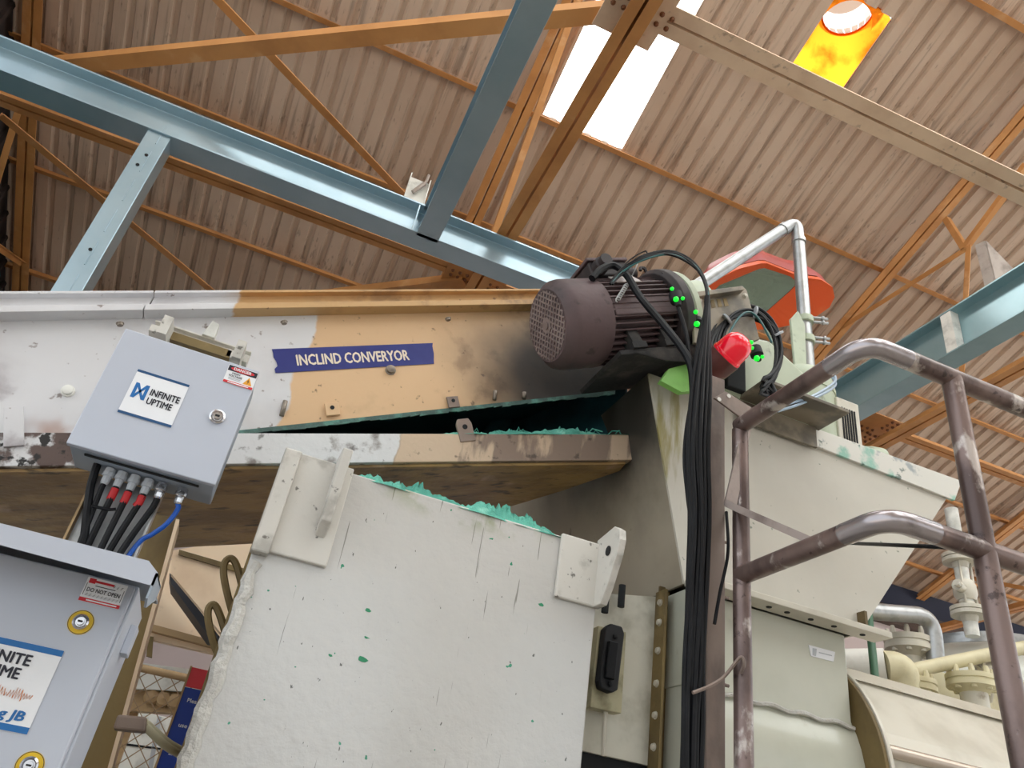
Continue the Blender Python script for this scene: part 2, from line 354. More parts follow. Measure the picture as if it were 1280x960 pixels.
# ================================================================== SETTING
TS = math.tan(R_(20.5)); CS, SN = math.cos(R_(20.5)), math.sin(R_(20.5))
def roof_z(y): return 10-TS*y if y >= -1 else 10+TS*(y+2)
RN = V(0, TS, 1)
tag(B().box((-40, -40, -.2), (45, 9.4, 0)).obj('floor', M_floor), kind='structure')
# --- roof: corrugated sheets laid side by side between the purlins
ceil = bpy.data.objects.new('ceiling', None); COL.objects.link(ceil); tag(ceil, 'brown corrugated sheet roof over the hall', kind='structure')
PUR = [1.33, 2.58, 3.8, 5.03, 6.28, 7.55, 8.85]
ROWS = [(-1.0, 1.34), (1.3, 2.62), (2.56, 5.07), (5.01, 7.6), (7.53, 9.45)]
SW = .98
def sheet_mesh(y0, y1, x0=None, x1=None):
    """one corrugated sheet, five ribs; local x 0..SW, y0..y1 on the slope"""
    bm = bmesh.new(); p = SW/5; xs = []
    for i in range(5):
        x = i*p
        xs += [(x, 0), (x+p*.60, 0), (x+p*.72, .034), (x+p*.90, .034)]
    xs.append((SW, 0)); xs.append((SW+.03, .004))
    if x0 is not None: xs = [(x0, 0)]+[q for q in xs if x0 < q[0] < x1]+[(x1, 0)]
    rows = []
    for y in (y0, y1): rows.append([bm.verts.new((x, y, roof_z(y)+z)) for x, z in xs])
    for i in range(len(xs)-1): bm.faces.new((rows[0][i], rows[1][i], rows[1][i+1], rows[0][i+1]))
    me = bpy.data.meshes.new('roof_sheet'); bm.to_mesh(me); bm.free(); me.materials.append(M_roof); return me
SKY = (2, 0); VENT = (2, 2)
for ri, (y0, y1) in enumerate(ROWS):
    me = sheet_mesh(y0, y1)
    for k in range(-6, 16):
        x = 1.32+SW*k
        if (ri, k) == SKY or (ri == 0 and -4 <= k <= 9): continue
        if (ri, k) == VENT:
            # the sheet is cut away round the ventilator
            for (a, b_) in ((2.56, 2.98), (3.66, 5.07)):
                o = bpy.data.objects.new('roof_sheet', sheet_mesh(a, b_)); COL.objects.link(o); o.parent = ceil; o.location = (x, 0, 0)
            continue
        o = bpy.data.objects.new('roof_sheet', me); COL.objects.link(o); o.parent = ceil
        o.location = (x, 0, random.uniform(0, .004))
# strips left and right of the ventilator hole
for xa, xb in ((0, .1), (.7, 1.01)):
    o = bpy.data.objects.new('roof_sheet', sheet_mesh(2.97, 3.67, xa, xb)); COL.objects.link(o); o.parent = ceil; o.location = (1.32+SW*2, 0, 0)
b = B(); xs0, xs1 = 1.34, 2.27
b.face([V(xs0, 2.58, roof_z(2.58)+.01), V(xs1, 2.58, roof_z(2.58)+.01), V(xs1, 5.07, roof_z(5.07)+.01), V(xs0, 5.07, roof_z(5.07)+.01)])
tag(b.obj('window_1', M_sky), 'bright translucent skylight sheet in the roof', kind='structure')
b = B(); b.plate([V(2.27, 2.56, roof_z(2.56)), V(2.31, 2.56, roof_z(2.56)), V(2.31, 5.07, roof_z(5.07)), V(2.27, 5.07, roof_z(5.07))], (0, 0, .02)); b.obj('roof_sheet', M_roof, ceil)
# ridge skylight out of view, added to brighten the girder web and roof
b = B(); b.face([V(1.32-4*SW, -1, roof_z(-1)+.01), V(1.32+10*SW, -1, roof_z(-1)+.01), V(1.32+10*SW, 1.34, roof_z(1.34)+.01), V(1.32-4*SW, 1.34, roof_z(1.34)+.01)])
tag(b.obj('window_6', M_sky), kind='structure')
# far slope behind the ridge: plain sheets round wide unseen skylights added to light the roof steel
def slope_strip(x0, x1, y0, y1, mat, name, parent):
    b = B(); b.face([V(x0, y0, roof_z(y0)+.02), V(x1, y0, roof_z(y0)+.02), V(x1, y1, roof_z(y1)), V(x0, y1, roof_z(y1))]); return b.obj(name, mat, parent)
slope_strip(-4.6, 17, -1, -1.8, M_roof, 'roof_sheet', ceil); slope_strip(-4.6, 17, -5.6, -8, M_roof, 'roof_sheet', ceil)
xw = -4.6
for i, xa in enumerate((1.0, 4.6, 8.2, 11.8)):
    slope_strip(xw, xa, -1.8, -5.6, M_roof, 'roof_sheet', ceil); xw = xa+2.4
    tag(slope_strip(xa, xw, -1.8, -5.6, M_sky, f'window_{i+2}', None), kind='structure')
slope_strip(xw, 17, -1.8, -5.6, M_roof, 'roof_sheet', ceil)
# --- walls
wr = tag(B().box((-4.6, 9.3, 0), (17, 9.5, 5.75)).obj('wall_rear', M_pink), kind='structure')
tag(B().box((-4.6, 9.35, 5.98), (17, 9.45, roof_z(9.4)-.02)).obj('wall_gap_dark', M_navygap), kind='structure')  # darkness of the open gap below the roof, painted as a navy strip
tag(B().box((-4.6, 9.15, 5.72), (17, 9.34, 6.0)).obj('trim_1', M_darkbeam), kind='structure')
wl = tag(B().plate([V(-3.66, 3.4, 0), V(-3.66, 9.3, 0), V(-3.66, 9.3, roof_z(9.3)-.02), V(-3.66, 3.4, roof_z(3.4)-.02)], (-.1, 0, 0)).obj('wall_left', M_gable), kind='structure')
for i in range(16):
    y = 4.4+i*.31
    b = B(); b.box((-3.66, y, 0), (-3.62, y+.05, roof_z(y)-.08)); b.obj('cladding_rib', M_gable, wl)
b = B(); n = 24
for i in range(n):
    def q(j): return 5.6+3.5*j/n, -3.57+.03*math.sin(j*1.9)
    ya, xa = q(i); yb, xb = q(i+1)
    b.face([V(xa, ya, 2), V(xb, yb, 2), V(xb, yb, 7.2-.3*(yb-5.6)+.1*math.sin(i)), V(xa, ya, 7.2-.3*(ya-5.6)+.1*math.sin(i))])
o = b.obj('tarpaulin', M_tarp); o.modifiers.new('s', 'SOLIDIFY').thickness = .004
tag(o, 'teal tarpaulin hanging down the dark gable wall', 'tarpaulin')

# unseen wall behind the camera, added with tall openings to direct the daylight
wf = bpy.data.objects.new('wall_front', None); COL.objects.link(wf); tag(wf, kind='structure')
M_pier = simple('pale pier', '#b9b1a6', .8, 0, '#a0988c', .5, 1)
B().box((-4.6, -8.1, 0), (17, -7.9, 1.0)).obj('sill_wall', M_pier, wf); B().box((-4.6, -8.1, 5.0), (17, -7.9, roof_z(-8)-.05)).obj('lintel_wall', M_pier, wf)
xw = -4.6
for xc_ in (-2.6, 1.2, 5.4, 9.6, 13.8):
    B().box((xw, -8.1, 1.0), (xc_-1.35, -7.9, 5.0)).obj('pier', M_pier, wf); xw = xc_+1.35
B().box((xw, -8.1, 1.0), (17, -7.9, 5.0)).obj('pier', M_pier, wf)

# ================================================================== ROOF STEEL
TRX = [-3.42, 1.12, 5.72, 10.4]; ZB = 6.1
def double_angle(b, p0, p1, w_, h, up=(0, 0, 1), gap=.02):
    t = .01
    b.sweep([(gap/2, 0), (w_/2, 0), (w_/2, t), (gap/2+t, t), (gap/2+t, h), (gap/2, h)], p0, p1, up)
    b.sweep([(-gap/2, 0), (-gap/2, h), (-gap/2-t, h), (-gap/2-t, t), (-w_/2, t), (-w_/2, 0)], p0, p1, up)
    return b
for i, y in enumerate(PUR):
    z = roof_z(y)
    b = B(); b.sweep(L_prof(.06, .075, .008), V(-4.5, y, z-.08), V(17, y, z-.08))
    nth = ['first', 'second', 'third', 'fourth', 'fifth', 'sixth', 'seventh'][i]
    tag(b.obj('purlin', M_orange), f'orange steel angle purlin under the roof, {nth} one down from the ridge', 'purlin', 'purlins under the roof sheets')
b = B(); b.sweep(L_prof(.06, .075, .008), V(-4.5, .1, roof_z(.1)-.08), V(17, .1, roof_z(.1)-.08))
tag(b.obj('purlin', M_orange), 'orange steel angle purlin next to the roof ridge', 'purlin', 'purlins under the roof sheets')
TL = ['orange roof truss beside the dark gable wall', 'orange roof truss under the bright skylight', 'orange roof truss with forked struts behind the teal blue girder', 'orange roof truss in the far bay past the handrail']
def gusset(t, c, m_=M_orange, sx=.28, sy=.3):
    g = B().box((c.x-sx, c.y-sy, c.z-.015), (c.x+sx, c.y+sy, c.z-.005)).obj('gusset_plate', m_, t)
    k = 0; b0 = None
    for dx, dy, ux, uy in ((-.22, .0, .07, 0), (.08, 0, .07, 0), (0, -.26, 0, .07), (0, .05, 0, .07)):
        for j in range(3):
            for s_ in (-1, 1):
                p = V(c.x+dx+ux*j+(.035*s_ if uy else 0), c.y+dy+uy*j+(.035*s_ if ux else 0), c.z-.015)
                if b0 is None:
                    b0 = B().lathe([(0, .017), (.012, .015), (.02, .008)], p, (0, 0, -1), 8).obj('bolt', M_darkbolt, g); p0 = p
                else: copy_part(b0, p-p0, g)
    return g
M_darkbolt = simple('dark bolt', '#7a4a2a', .6)
for i, x in enumerate(TRX):
    t = thing('roof_truss', TL[i], 'truss', (x, 9.3, 5.6), 'roof trusses')
    drop = .2
    b = B(); double_angle(b, V(x, -.9, roof_z(-.9)-drop), V(x, 9.3, roof_z(9.3)-drop), .17, .1); b.obj('rafter', M_orange, t)
    b = B(); double_angle(b, V(x, -.9, ZB), V(x, 9.3, ZB-.35), .17, .1); b.obj('bottom_chord', M_orange, t)
    if i == 2:
        N = at(1207, 308, X=x); webs = [(N, at(1183, 270, X=x)), (N, at(1050, 408, X=x)), (N, at(1180, 388, X=x)+V(0, 0, -.9)), (N, at(1283, 205, X=x))]
    else:
        webs = []
        for (yc, yr) in ((2.45, 1.3), (2.45, 3.7), (5.4, 3.7), (5.4, 6.3), (7.4, 6.3), (7.4, 8.6)):
            webs.append((V(x, yc, ZB-.02), V(x, yr, roof_z(yr)-drop+.02)))
    for a, c in webs:
        b = B(); b.sweep(L_prof(.06, .06, .008), a, c, (1, 0, 0)); b.obj('web_strut', M_orange, t)
    if i == 2: gusset(t, at(1095, 540, X=x)+V(0, 0, 0), sx=.3); 
    if i == 1: gusset(t, V(x, 5.42, ZB)); gusset(t, V(x, 2.46, ZB), M_dusty, .2, .22)
    if i == 0: gusset(t, V(x, 5.45, ZB))
# ties along the hall at bottom-chord level
def member(name, label, cat, p0, p1, w_=.14, h=.08, mat=M_orange, dbl=True, group=None, up=(0, 0, 1)):
    b = B()
    if dbl: double_angle(b, p0, p1, w_, h, up)
    else: b.sweep(L_prof(w_, h, .01), p0, p1, up)
    return tag(b.obj(name, mat), label, cat, group)
member('tie_beam', 'dusty pale double angle tie beam crossing below the ventilator', 'beam', V(1.2, 2.46, ZB), at(1280, 237, Z=ZB)+V(1.6, -.02, 0), .2, .1, M_dusty)
member('tie_beam', 'orange double angle tie beam running under the blue girder to the rivetted gusset', 'beam', V(-3.4, 5.44, ZB), V(1.1, 5.4, ZB), .15, .08)
member('tie_beam', 'orange double angle tie beam leading from the rivetted gusset towards the teal girder', 'beam', V(1.2, 5.4, ZB-.02), V(5.6, 5.3, ZB-.02), .15, .08)
member('tie_beam', 'orange double angle tie beam behind the bent handrail leg', 'beam', V(5.8, 5.35, ZB), V(10.3, 5.3, ZB), .15, .08)
G2 = 'wind braces below the roof'
def ext(a, b, k): return a+(b-a)*k      # run a member on past b
member('wind_brace', 'broad brown wind brace running into the head of the blue cross beam', 'brace', V(1.0, 2.55, ZB+.06), at(90, 75, Z=ZB+.06)+V(-.5, .32, 0), .12, .07, M_orange, False, G2)
member('wind_brace', 'thin orange wind brace slanting down to the white channel stub', 'brace', ext(at(505, 251, Z=ZB+.5), at(262, -3, Z=ZB+.5), 1.75), ext(at(262, -3, Z=ZB+.5), at(505, 251, Z=ZB+.5), 1.25), .075, .06, M_orange, False, G2)
member('wind_brace', 'orange wind brace slanting behind the blue hanger post', 'brace', at(-3, 147, Z=ZB+.03), ext(at(-3, 147, Z=ZB+.03), at(262, 366, Z=ZB+.03), 1.7), .085, .06, M_orange, False, G2)
member('wind_brace', 'short brown wind brace ending at the rivetted gusset above the cream conveyor', 'brace', at(577, 349, Z=ZB-.05), ext(at(577, 349, Z=ZB-.05), at(330, 378, Z=ZB-.05), 2.1), .14, .08, M_orange, False, G2)
# --- skylight-side sag rod and ventilator
vt = thing('roof_ventilator', 'round turbine ventilator glowing on a square orange fibreglass base', 'ventilator', V(3.685, 3.32, roof_z(3.32)))
def rp(x, y, h=0): return V(x, y, roof_z(y)) + V(0, SN, CS)*h
cx, cy, rr = 3.70, 3.26, .24
b = B(); n = 32; xa, xb, ya, yb = 3.36, 4.0, 2.96, 3.68
outer = []
for k in range(n):
    a = 2*math.pi*k/n; dx, dy = math.cos(a), math.sin(a); hx = (xb-xa)/2; hy = (yb-ya)/2
    s_ = min(hx/abs(dx) if abs(dx) > 1e-6 else 9, hy/abs(dy) if abs(dy) > 1e-6 else 9)
    outer.append((3.68+dx*s_, 3.32+dy*s_))
ring0 = [b.bm.verts.new(rp(x, y, .012)) for x, y in outer]
ring1 = [b.bm.verts.new(rp(cx+rr*1.12*math.cos(2*math.pi*k/n), cy+.0+rr*1.12*math.sin(2*math.pi*k/n), .13)) for k in range(n)]
ring2 = [b.bm.verts.new(V(cx+rr*math.cos(2*math.pi*k/n), cy-.05+rr*math.sin(2*math.pi*k/n), roof_z(cy)+.32)) for k in range(n)]
for r0, r1 in ((ring0, ring1), (ring1, ring2)):
    for k in range(n):
        f = b.bm.faces.new((r0[k], r0[(k+1) % n], r1[(k+1) % n], r1[k])); f.smooth = True
b.obj('base', M_frp, vt)
cz = roof_z(cy)+.32
b = B(); b.tube([V(cx+rr*math.cos(2*math.pi*k/n), cy-.05+rr*math.sin(2*math.pi*k/n), cz) for k in range(n+1)], .012, 6); b.obj('throat_ring', M_frp, vt)
b = B()
for k in range(26):
    a = 2*math.pi*k/26; a2 = a+.2
    for j in range(4):
        def vp(t, aa): rr2 = rr*(1.0+.25*math.sin(math.pi*t)); return V(cx+rr2*math.cos(aa), cy-.05+rr2*math.sin(aa), cz+.02+.34*t)
        t0, t1 = j/4, (j+1)/4
        b.face([vp(t0, a), vp(t0, a2), vp(t1, a2), vp(t1, a)])
b.lathe([(0, rr*1.0), (.02, rr*.5), (.04, .01)], V(cx, cy-.05, cz+.36), Z_, 24)
b.obj('turbine_vanes', M_vane, vt)

# ================================================================== BLUE GIRDER FRAME
YF = 4.5
zt = at(0, 43, Y=YF).z; zb = at(0, 87, Y=YF).z; H = zt-zb; fw_ = .2
gd = thing('steel_girder', 'long blue steel girder running above the conveyor', 'girder', V(-4.4, YF+fw_/2, zb))
b = B(); b.sweep(I_prof(fw_, H, .016, .012), V(-4.4, YF+fw_/2, zb+H/2), V(2.75, YF+fw_/2, zb+H/2)); b.obj('i_section', M_blue, gd, .003)
xc = at(640, 116, Z=zb).x; xl = at(600, 116, Z=zb).x; wc = xc-xl
for dx in (-.012,):
    b = B(); b.box((xl+dx-.03, YF+.005, zb+.016), (xl+dx-.02, YF+fw_/2, zt-.016)); b.obj('stiffener', M_blue, gd)
cb = thing('cross_beam', 'blue steel cross beam coming down to meet the long girder', 'beam', V((xl+xc)/2, YF, zb))
b = B(); b.sweep(I_prof(wc, H, .016, .012), V((xl+xc)/2, -.8, zb+H/2), V((xl+xc)/2, YF+.04, zb+H/2)); b.obj('i_section', M_blue, cb, .003)
hp = thing('hanger_post', 'pale blue steel box post below the long girder', 'post', V(at(190, 165, Y=YF).x, YF, 0))
pl, pr = at(185, 162, Y=YF+.02), at(215, 173, Y=YF+.02)
b = B(); b.box((pl.x, YF+.02, .0), (pl.x+.155, YF+.185, zb-.001)); b.obj('box_section', M_blue, hp, .004)
for px_, py_ in ((183, 194), (172, 206), (113, 312)):
    c = at(px_, py_, Y=YF+.02); b = B(); b.lathe([(0, .012), (.003, .012)], c+V(0, -.004, 0), Y_, 12); b.obj('bolt_hole', M_dark, hp)
b = B(); c0, c1 = at(165, 245, Y=YF+.02), at(87, 368, Y=YF+.02)
for z in np.arange(zb-1.5, zb-.1, .28): b.box((pl.x+.088, YF+.014, z), (pl.x+.093, YF+.02, z+.2))
b.obj('weld_seam', M_blue, hp)
ch = thing('channel_stub', 'short white steel channel stub with a hook standing on the blue girder', 'bracket', at(520, 250, Y=YF+.1))
q0 = at(519, 247, Y=YF+.06); q0.z = zt
b = B(); b.sweep([(-.085, 0), (.085, 0), (.085, .06), (.077, .06), (.077, .01), (-.077, .01), (-.077, .06), (-.085, .06)], V(q0.x, YF+.12, zt), V(q0.x, YF+.12, zt+.33), (0, -1, 0)); b.obj('channel', M_white_st, ch)
b = B(); b.tube(smooth_path([V(q0.x+.055, YF+.09, zt+.4), V(q0.x+.045, YF+.08, zt+.3), V(q0.x+.0, YF+.07, zt+.2), V(q0.x-.03, YF+.08, zt+.15)]), [.012]*7+[.018]*12, 8); b.obj('hook', M_greysteel, ch)
# right girder
zb2 = zb; xr = at(1150, 463, Z=zb2).x; xr2 = at(1160, 481, Z=zb2).x; ztr = at(1164, 400, X=xr).z; Hr = ztr-zb2
rg = thing('steel_girder', 'teal blue steel girder with white stiffener plates behind the handrail', 'girder', V(xr+.1, 6, zb2))
b = B(); b.sweep(I_prof(.2, Hr, .016, .012), V(xr+.1, -2, zb2+Hr/2), V(xr+.1, 6.2, zb2+Hr/2)); b.obj('i_section', M_blue2, rg, .003)
for px_, py_ in ((1185, 415), (1330, 340)):
    c = at(px_, py_, X=xr); b = B(); b.box((xr+.005, c.y-.05, zb2+.017), (xr+.09, c.y+.05, ztr-.017)); b.obj('stiffener', M_white_st, rg)
b = B(); c = at(1228, 345, X=xr); bx = xr+.02
b = B(); A = [at(1212, 272, X=xr), at(1245, 349, X=xr), at(1225, 352, X=xr)]
c0 = V(xr+.06, at(1232, 357, X=xr).y, ztr)
b.plate([c0+V(0, .05, 0), c0+V(0, .05, .5), c0+V(.02, -.02, .5), c0+V(.02, -.02, 0)], (.05, 0, 0))
b.plate([c0+V(.03, 0, .5), c0+V(.32, -.1, 0), c0+V(.03, 0, 0)], (0, -.03, 0))
tag(b.obj('bracket', M_greysteel), 'grey triangular steel bracket standing on the teal blue girder', 'bracket')

# ================================================================== INCLINED CONVEYOR
YC = 1.95
def pxp(b, pts, Y, th):  # plate standing in the plane Y
    return b.plate([at(x, y, Y=Y) for x, y in pts], (0, th, 0))
A25 = R_(24.75); E1 = V(math.cos(A25), 0, math.sin(A25)); E2 = V(-math.sin(A25), 0, math.cos(A25))
T0 = at(0, 372, Y=YC)
def top(X, off=0, Y=YC):  # point of the conveyor's top edge above X, moved off along the side plate
    return V(X, Y, T0.z+(X-T0.x)*math.tan(A25)+off/math.cos(A25))
PB = lambda X, Y=YC: V(X, Y, 2.458+.494*(X+.106))         # lower edge of the side plate
RTp = lambda X, Y=YC: V(X, Y, 2.265+.345*(X+.609))        # top of the lower rail
RBt = lambda X, Y=YC: V(X, Y, 2.189+.3425*(X+.574))       # underside of the lower rail
XL = -2.6
cv = thing('conveyor', 'inclined belt conveyor, grey white low down and stained cream up to the motor', 'conveyor', V(-.22, 2.2, 0))
XE = .95
b = B(); b.plate([PB(XL), PB(XE), top(XE, -.03), top(XL, -.03)], (0, .006, 0)); b.obj('side_plate', M_conv, cv)
HEAD = [(1.0, 1.965), (1.008, 1.99), (.9, 2.17), (.78, 2.32), (.6, 2.5), (.45, 2.62)]      # outline of the rounded head in plan
b = B(); b.plate([RBt(XL, 2.62), RBt(.45, 2.62), top(.45, -.03, 2.62), top(XL, -.03, 2.62)], (0, .006, 0)); b.obj('far_side_plate', M_belt, cv)
b = B()
for (xa, ya_), (xb, yb_) in zip(HEAD[:-1], HEAD[1:]): b.plate([RBt(xa, ya_), RBt(xb, yb_), top(xb, -.1, yb_), top(xa, -.1, ya_)], V(yb_-ya_, xa-xb, 0).normalized()*.004)
b.obj('head_cowl', M_belt, cv)
for nm, off in (('belt', -.12), ('return_belt', -.30)):
    b = B(); b.plate([top(XL, off, 1.957), top(.93, off, 1.957)]+[top(x-.03, off, y) for x, y in HEAD[1:]]+[top(XL, off, 2.61)], -E2*.012); b.obj(nm, M_belt, cv)
# top channel in two lengths, butted at the seam
xs = at(186, 385, Y=YC).x
for xa, xb in ((XL, xs-.0015), (xs+.0015, XE)):
    b = B()
    def sec(X):
        return [top(X, 0, YC-.03), top(X, 0, YC+.006), top(X, -.07, YC+.006), top(X, -.07, YC-.045), top(X, -.052, YC-.045), top(X, -.052, YC-.008), top(X, -.008, YC-.008), top(X, -.008, YC-.03)]
    b.plate(sec(xa), top(xb)-top(xa)); b.obj('top_channel', M_convtop, cv, .0015)
b = B(); b.plate([RTp(XL), RTp(1.012), RBt(1.02), RBt(XL)], (0, -.035, 0)); b.obj('lower_rail', M_rail, cv, .002)
b = B(); pts = [(XL, 1.93), (1.0, 1.93), (1.012, 1.99), (.9, 2.17), (.78, 2.32), (.6, 2.5), (.45, 2.62), (XL, 2.64)]
b.plate([RBt(x, y)-V(0, 0, .001) for x, y in pts], (0, 0, -.008)); b.obj('bottom_pan', M_pan, cv)
b = B(); b.box((-.98, 2.55, 1.8), (-.9, 2.63, 2.06)); b.obj('pan_bracket', M_olive, cv)
# inner deflector plates seen through the gap
b = B(); pxp(b, [(772, 497), (742, 502), (708, 546), (728, 546)], 2.2, .01); b.obj('deflector_plate', M_mint, cv)
b = B(); pxp(b, [(652, 508), (628, 510), (600, 545), (628, 545)], 2.3, .01); b.obj('deflector_plate', M_belt, cv)
# bolts, tabs and lugs on the side
def bolt(c, axis, r, parent, mat=M_screw, name='bolt', h=None):
    h = h or r*.9
    return B().lathe([(0, r*1.25), (h*.25, r*1.25), (h*.3, r), (h, r*.95), (h*1.15, r*.6), (h*1.15, 0)], c, axis, 12).obj(name, mat, parent)
for x, y in ((85, 489), (488, 463), (300, 515)): bolt(at(x, y, Y=YC), -Y_, .013, cv, M_white_st if x < 350 else M_screw)
for x, y in ((355, 402), (560, 398), (150, 404)): bolt(at(x, y, Y=YC-.03), -E2, .008, cv, M_screw)
def tab(c, w_, h, hole=True, mat=M_conv, th=.008, proud=.012, rnd=False):
    c = Vector(c)+V(0, -proud, 0); b = B()
    if rnd:
        pts = [c+E1*(-w_/2), c+E1*(w_/2), c+E1*(w_/2)+E2*h*.75, c+E1*(w_*.35)+E2*h*.95, c+E1*(-w_*.35)+E2*h*.95, c+E1*(-w_/2)+E2*h*.75]
    else: pts = [c+E1*(-w_/2), c+E1*(w_/2), c+E1*(w_/2)+E2*h, c+E1*(-w_/2)+E2*h]
    b.plate(pts, (0, th, 0)); o = b.obj('tab', mat, cv, .0015)
    if hole:
        b = B(); b.lathe([(0, w_*.16), (.002, w_*.16)], c+E2*h*.6+V(0, -.0015, 0), Y_, 12); b.obj('bolt_hole', M_dark, o)
    return o
tab(at(416, 521, Y=YC), .038, .038); tab(at(567, 511, Y=YC), .036, .036, mat=M_post)
tab(at(585, 552, Y=YC-.035), .048, .075, mat=M_post, rnd=True, proud=.004, th=.01)
tab(at(18, 560, Y=YC-.03), .04, .1, False)
for x, y, l in ((352, 520, .045), (618, 500, .03), (655, 498, .02)):
    b = B(); c = at(x, y, Y=YC-.004); b.tube([c, c+V(-.004, -.004, l)], .0065, 8); b.obj('stud', M_screw, cv)
# name tape
nt0, nt1, nt2, nt3 = [at(x, y, Y=YC-.001) for x, y in ((341, 437), (541, 429), (543, 455), (346, 467))]
b = B(); n = 10
left = [nt0.lerp(nt3, k/6)+V(.006*random.uniform(-1, 1), 0, 0) for k in range(7)]
right = [nt2.lerp(nt1, k/6)+V(.006*random.uniform(-.4, .4), 0, 0) for k in range(7)]
b.plate(left+right, (0, -.0012, 0)); tp = b.obj('name_tape', M_navy, cv, label='navy blue name tape with cream lettering')
tr = (nt1-nt0).normalized(); tu = (nt0-nt3); tu = (tu-tr*tu.dot(tr)).normalized(); tc = (nt0+nt1+nt2+nt3)/4
text('INCLIND CONVERYOR', M_txt, tp, at(443, 447, Y=YC-.0025), tr, tu, (at(514, 444, Y=YC)-at(374, 450, Y=YC)).length, .036, bold=.03)
# support column under the pan
co = thing('support_column', 'olive stained steel column behind the hooded panel', 'column', V(-.2, 1.65, 0))
c0, c1 = at(205, 713, Y=1.93), at(137, 962, Y=1.93); dcol = (c0-c1)/(c0.z-c1.z)
cb0 = c1-dcol*c1.z; ct = c0+dcol*.12
b = B(); b.sweep(rect(.19, .012), cb0+V(-.095, .02, 0), ct+V(-.095, .02, 0), (0, 1, 0)); b.obj('web', M_olive, co)
b = B(); b.sweep(rect(.008, .10), cb0+V(0, .04, 0), ct+V(0, .04, 0), (0, 1, 0)); b.obj('flange', M_clad, co)

def powder(name, label, path, wid, hgt, n=70, side=Y_, seed=1):
    """a ragged heaped ridge of clotted powder along a path"""
    rnd = random.Random(seed); b = B(); P = smooth_path(path, max(2, n//len(path))); m_ = len(P); rows = []
    ph = [rnd.uniform(0, 6.28) for _ in range(6)]
    for i, p in enumerate(P):
        t = i/(m_-1); e = min(1, 5*t, 5*(1-t))
        lump = .62+.14*math.sin(t*9+ph[0])+.13*math.sin(t*23+ph[1])+.08*math.sin(t*57+ph[2])
        a = hgt*e*lump*rnd.uniform(.85, 1.15); ws = wid*(.8+.25*math.sin(t*17+ph[3])); row = []
        for j in range(9):
            u = j/8; row.append(b.bm.verts.new(p+Vector(side)*(ws*(u-.25))+Z_*(a*math.sin(math.pi*u)**.8*rnd.uniform(.82, 1.12)-.002)+V(rnd.uniform(-.002, .002), 0, 0)))
        rows.append(row)
    for i in range(m_-1):
        for j in range(8): b.bm.faces.new((rows[i][j], rows[i][j+1], rows[i+1][j+1], rows[i+1][j]))
    o = b.obj(name, M_teal, sharp=False); return tag(o, label, kind='stuff')
powder('powder', 'teal powder clotted along the conveyor rail lip', [RTp(x, YC-.02) for x in (.36, .5, .6, .8, 1.0)], .08, .04, 110, seed=3)
b = B(); rnd = random.Random(5)
for k in range(95):
    X = rnd.uniform(.42, .98) if k % 2 else rnd.gauss(.62, .09); p = RTp(X, YC-.01+rnd.uniform(-.01, .05)); l = rnd.uniform(.02, .06); a = rnd.uniform(-.6, .6)
    b.tube([p, p+V(l*.5*math.cos(a), 0, .012+rnd.random()*.03), p+V(l*math.cos(a)*1.1, rnd.uniform(-.02, .02), rnd.random()*.03)], .0022, 4)
tag(b.obj('fibres', M_teal), 'teal fibre strands tangled on the conveyor rail', kind='stuff')
b = B(); P0, P1 = PB(-.12, YC-.006), PB(.95, YC-.006)
for k in range(40):
    p = P0.lerp(P1, k/40); q = P0.lerp(P1, (k+1)/40); d = .007+.006*rnd.random()
    b.plate([p+Z_*.004, q+Z_*.004, q-Z_*d, p-Z_*(.007+.006*rnd.random())], (0, .006, 0))
b.obj('edge_crust', M_crust, cv, label='grey green crusted lower lip of the side plate')

# ================================================================== CHUTE
YH = 1.6; cx0, cx1, cz1 = .010, .782, 2.285
chu = thing('chute', 'big glossy off white steel chute box with lifting lugs', 'chute', V(.4, 1.8, 0))
b = B(); b.plate([V(cx0, YH, 0), V(cx1, YH, 0), V(cx1, YH, cz1), V(cx0, YH, cz1)], (0, .01, 0)); b.obj('front_plate', M_chute, chu, .003)
b = B(); b.box((cx0-.004, YH+.01, 0), (cx0+.006, 1.9, cz1-.003)); b.obj('left_plate', M_olive, chu)
b = B(); b.box((cx1-.01, YH+.01, 0), (cx1, 1.84, cz1-.003)); b.obj('right_plate', M_chute, chu)
b = B(); b.box((cx0+.006, 1.84, 0), (cx1-.01, 1.85, cz1-.01)); b.obj('back_plate', M_chute, chu)
b = B(); rnd = random.Random(11); path = [V(cx0+.012+rnd.uniform(-.004, .004), YH-.004, z) for z in np.arange(.2, 2.05, .02)]
b.tube(path, [.012+rnd.uniform(-.003, .005) for _ in path], 8); b.obj('weld_bead', M_weld, chu)
# left lug: side rib, pad and standing plate
b = B(); b.box((cx0-.004, YH-.03, 2.055), (cx0+.032, YH, cz1+.002)); b.obj('lug_rib', M_lug, chu, .004)
b = B(); b.plate([V(cx0+.03, YH-.014, 2.065), V(cx0+.15, YH-.014, 2.065), V(cx0+.15, YH-.014, 2.29), V(cx0+.03, YH-.014, 2.29)], (0, .015, 0)); b.obj('lug_pad', M_lug, chu, .003)
b = B(); xk = cx0+.108
b.plate([V(xk, YH-.014, 2.12), V(xk, YH-.055, 2.145), V(xk, YH-.085, 2.30), V(xk, YH-.014, 2.30)], (.022, 0, 0)); b.obj('lug_plate', M_lug, chu, .003)
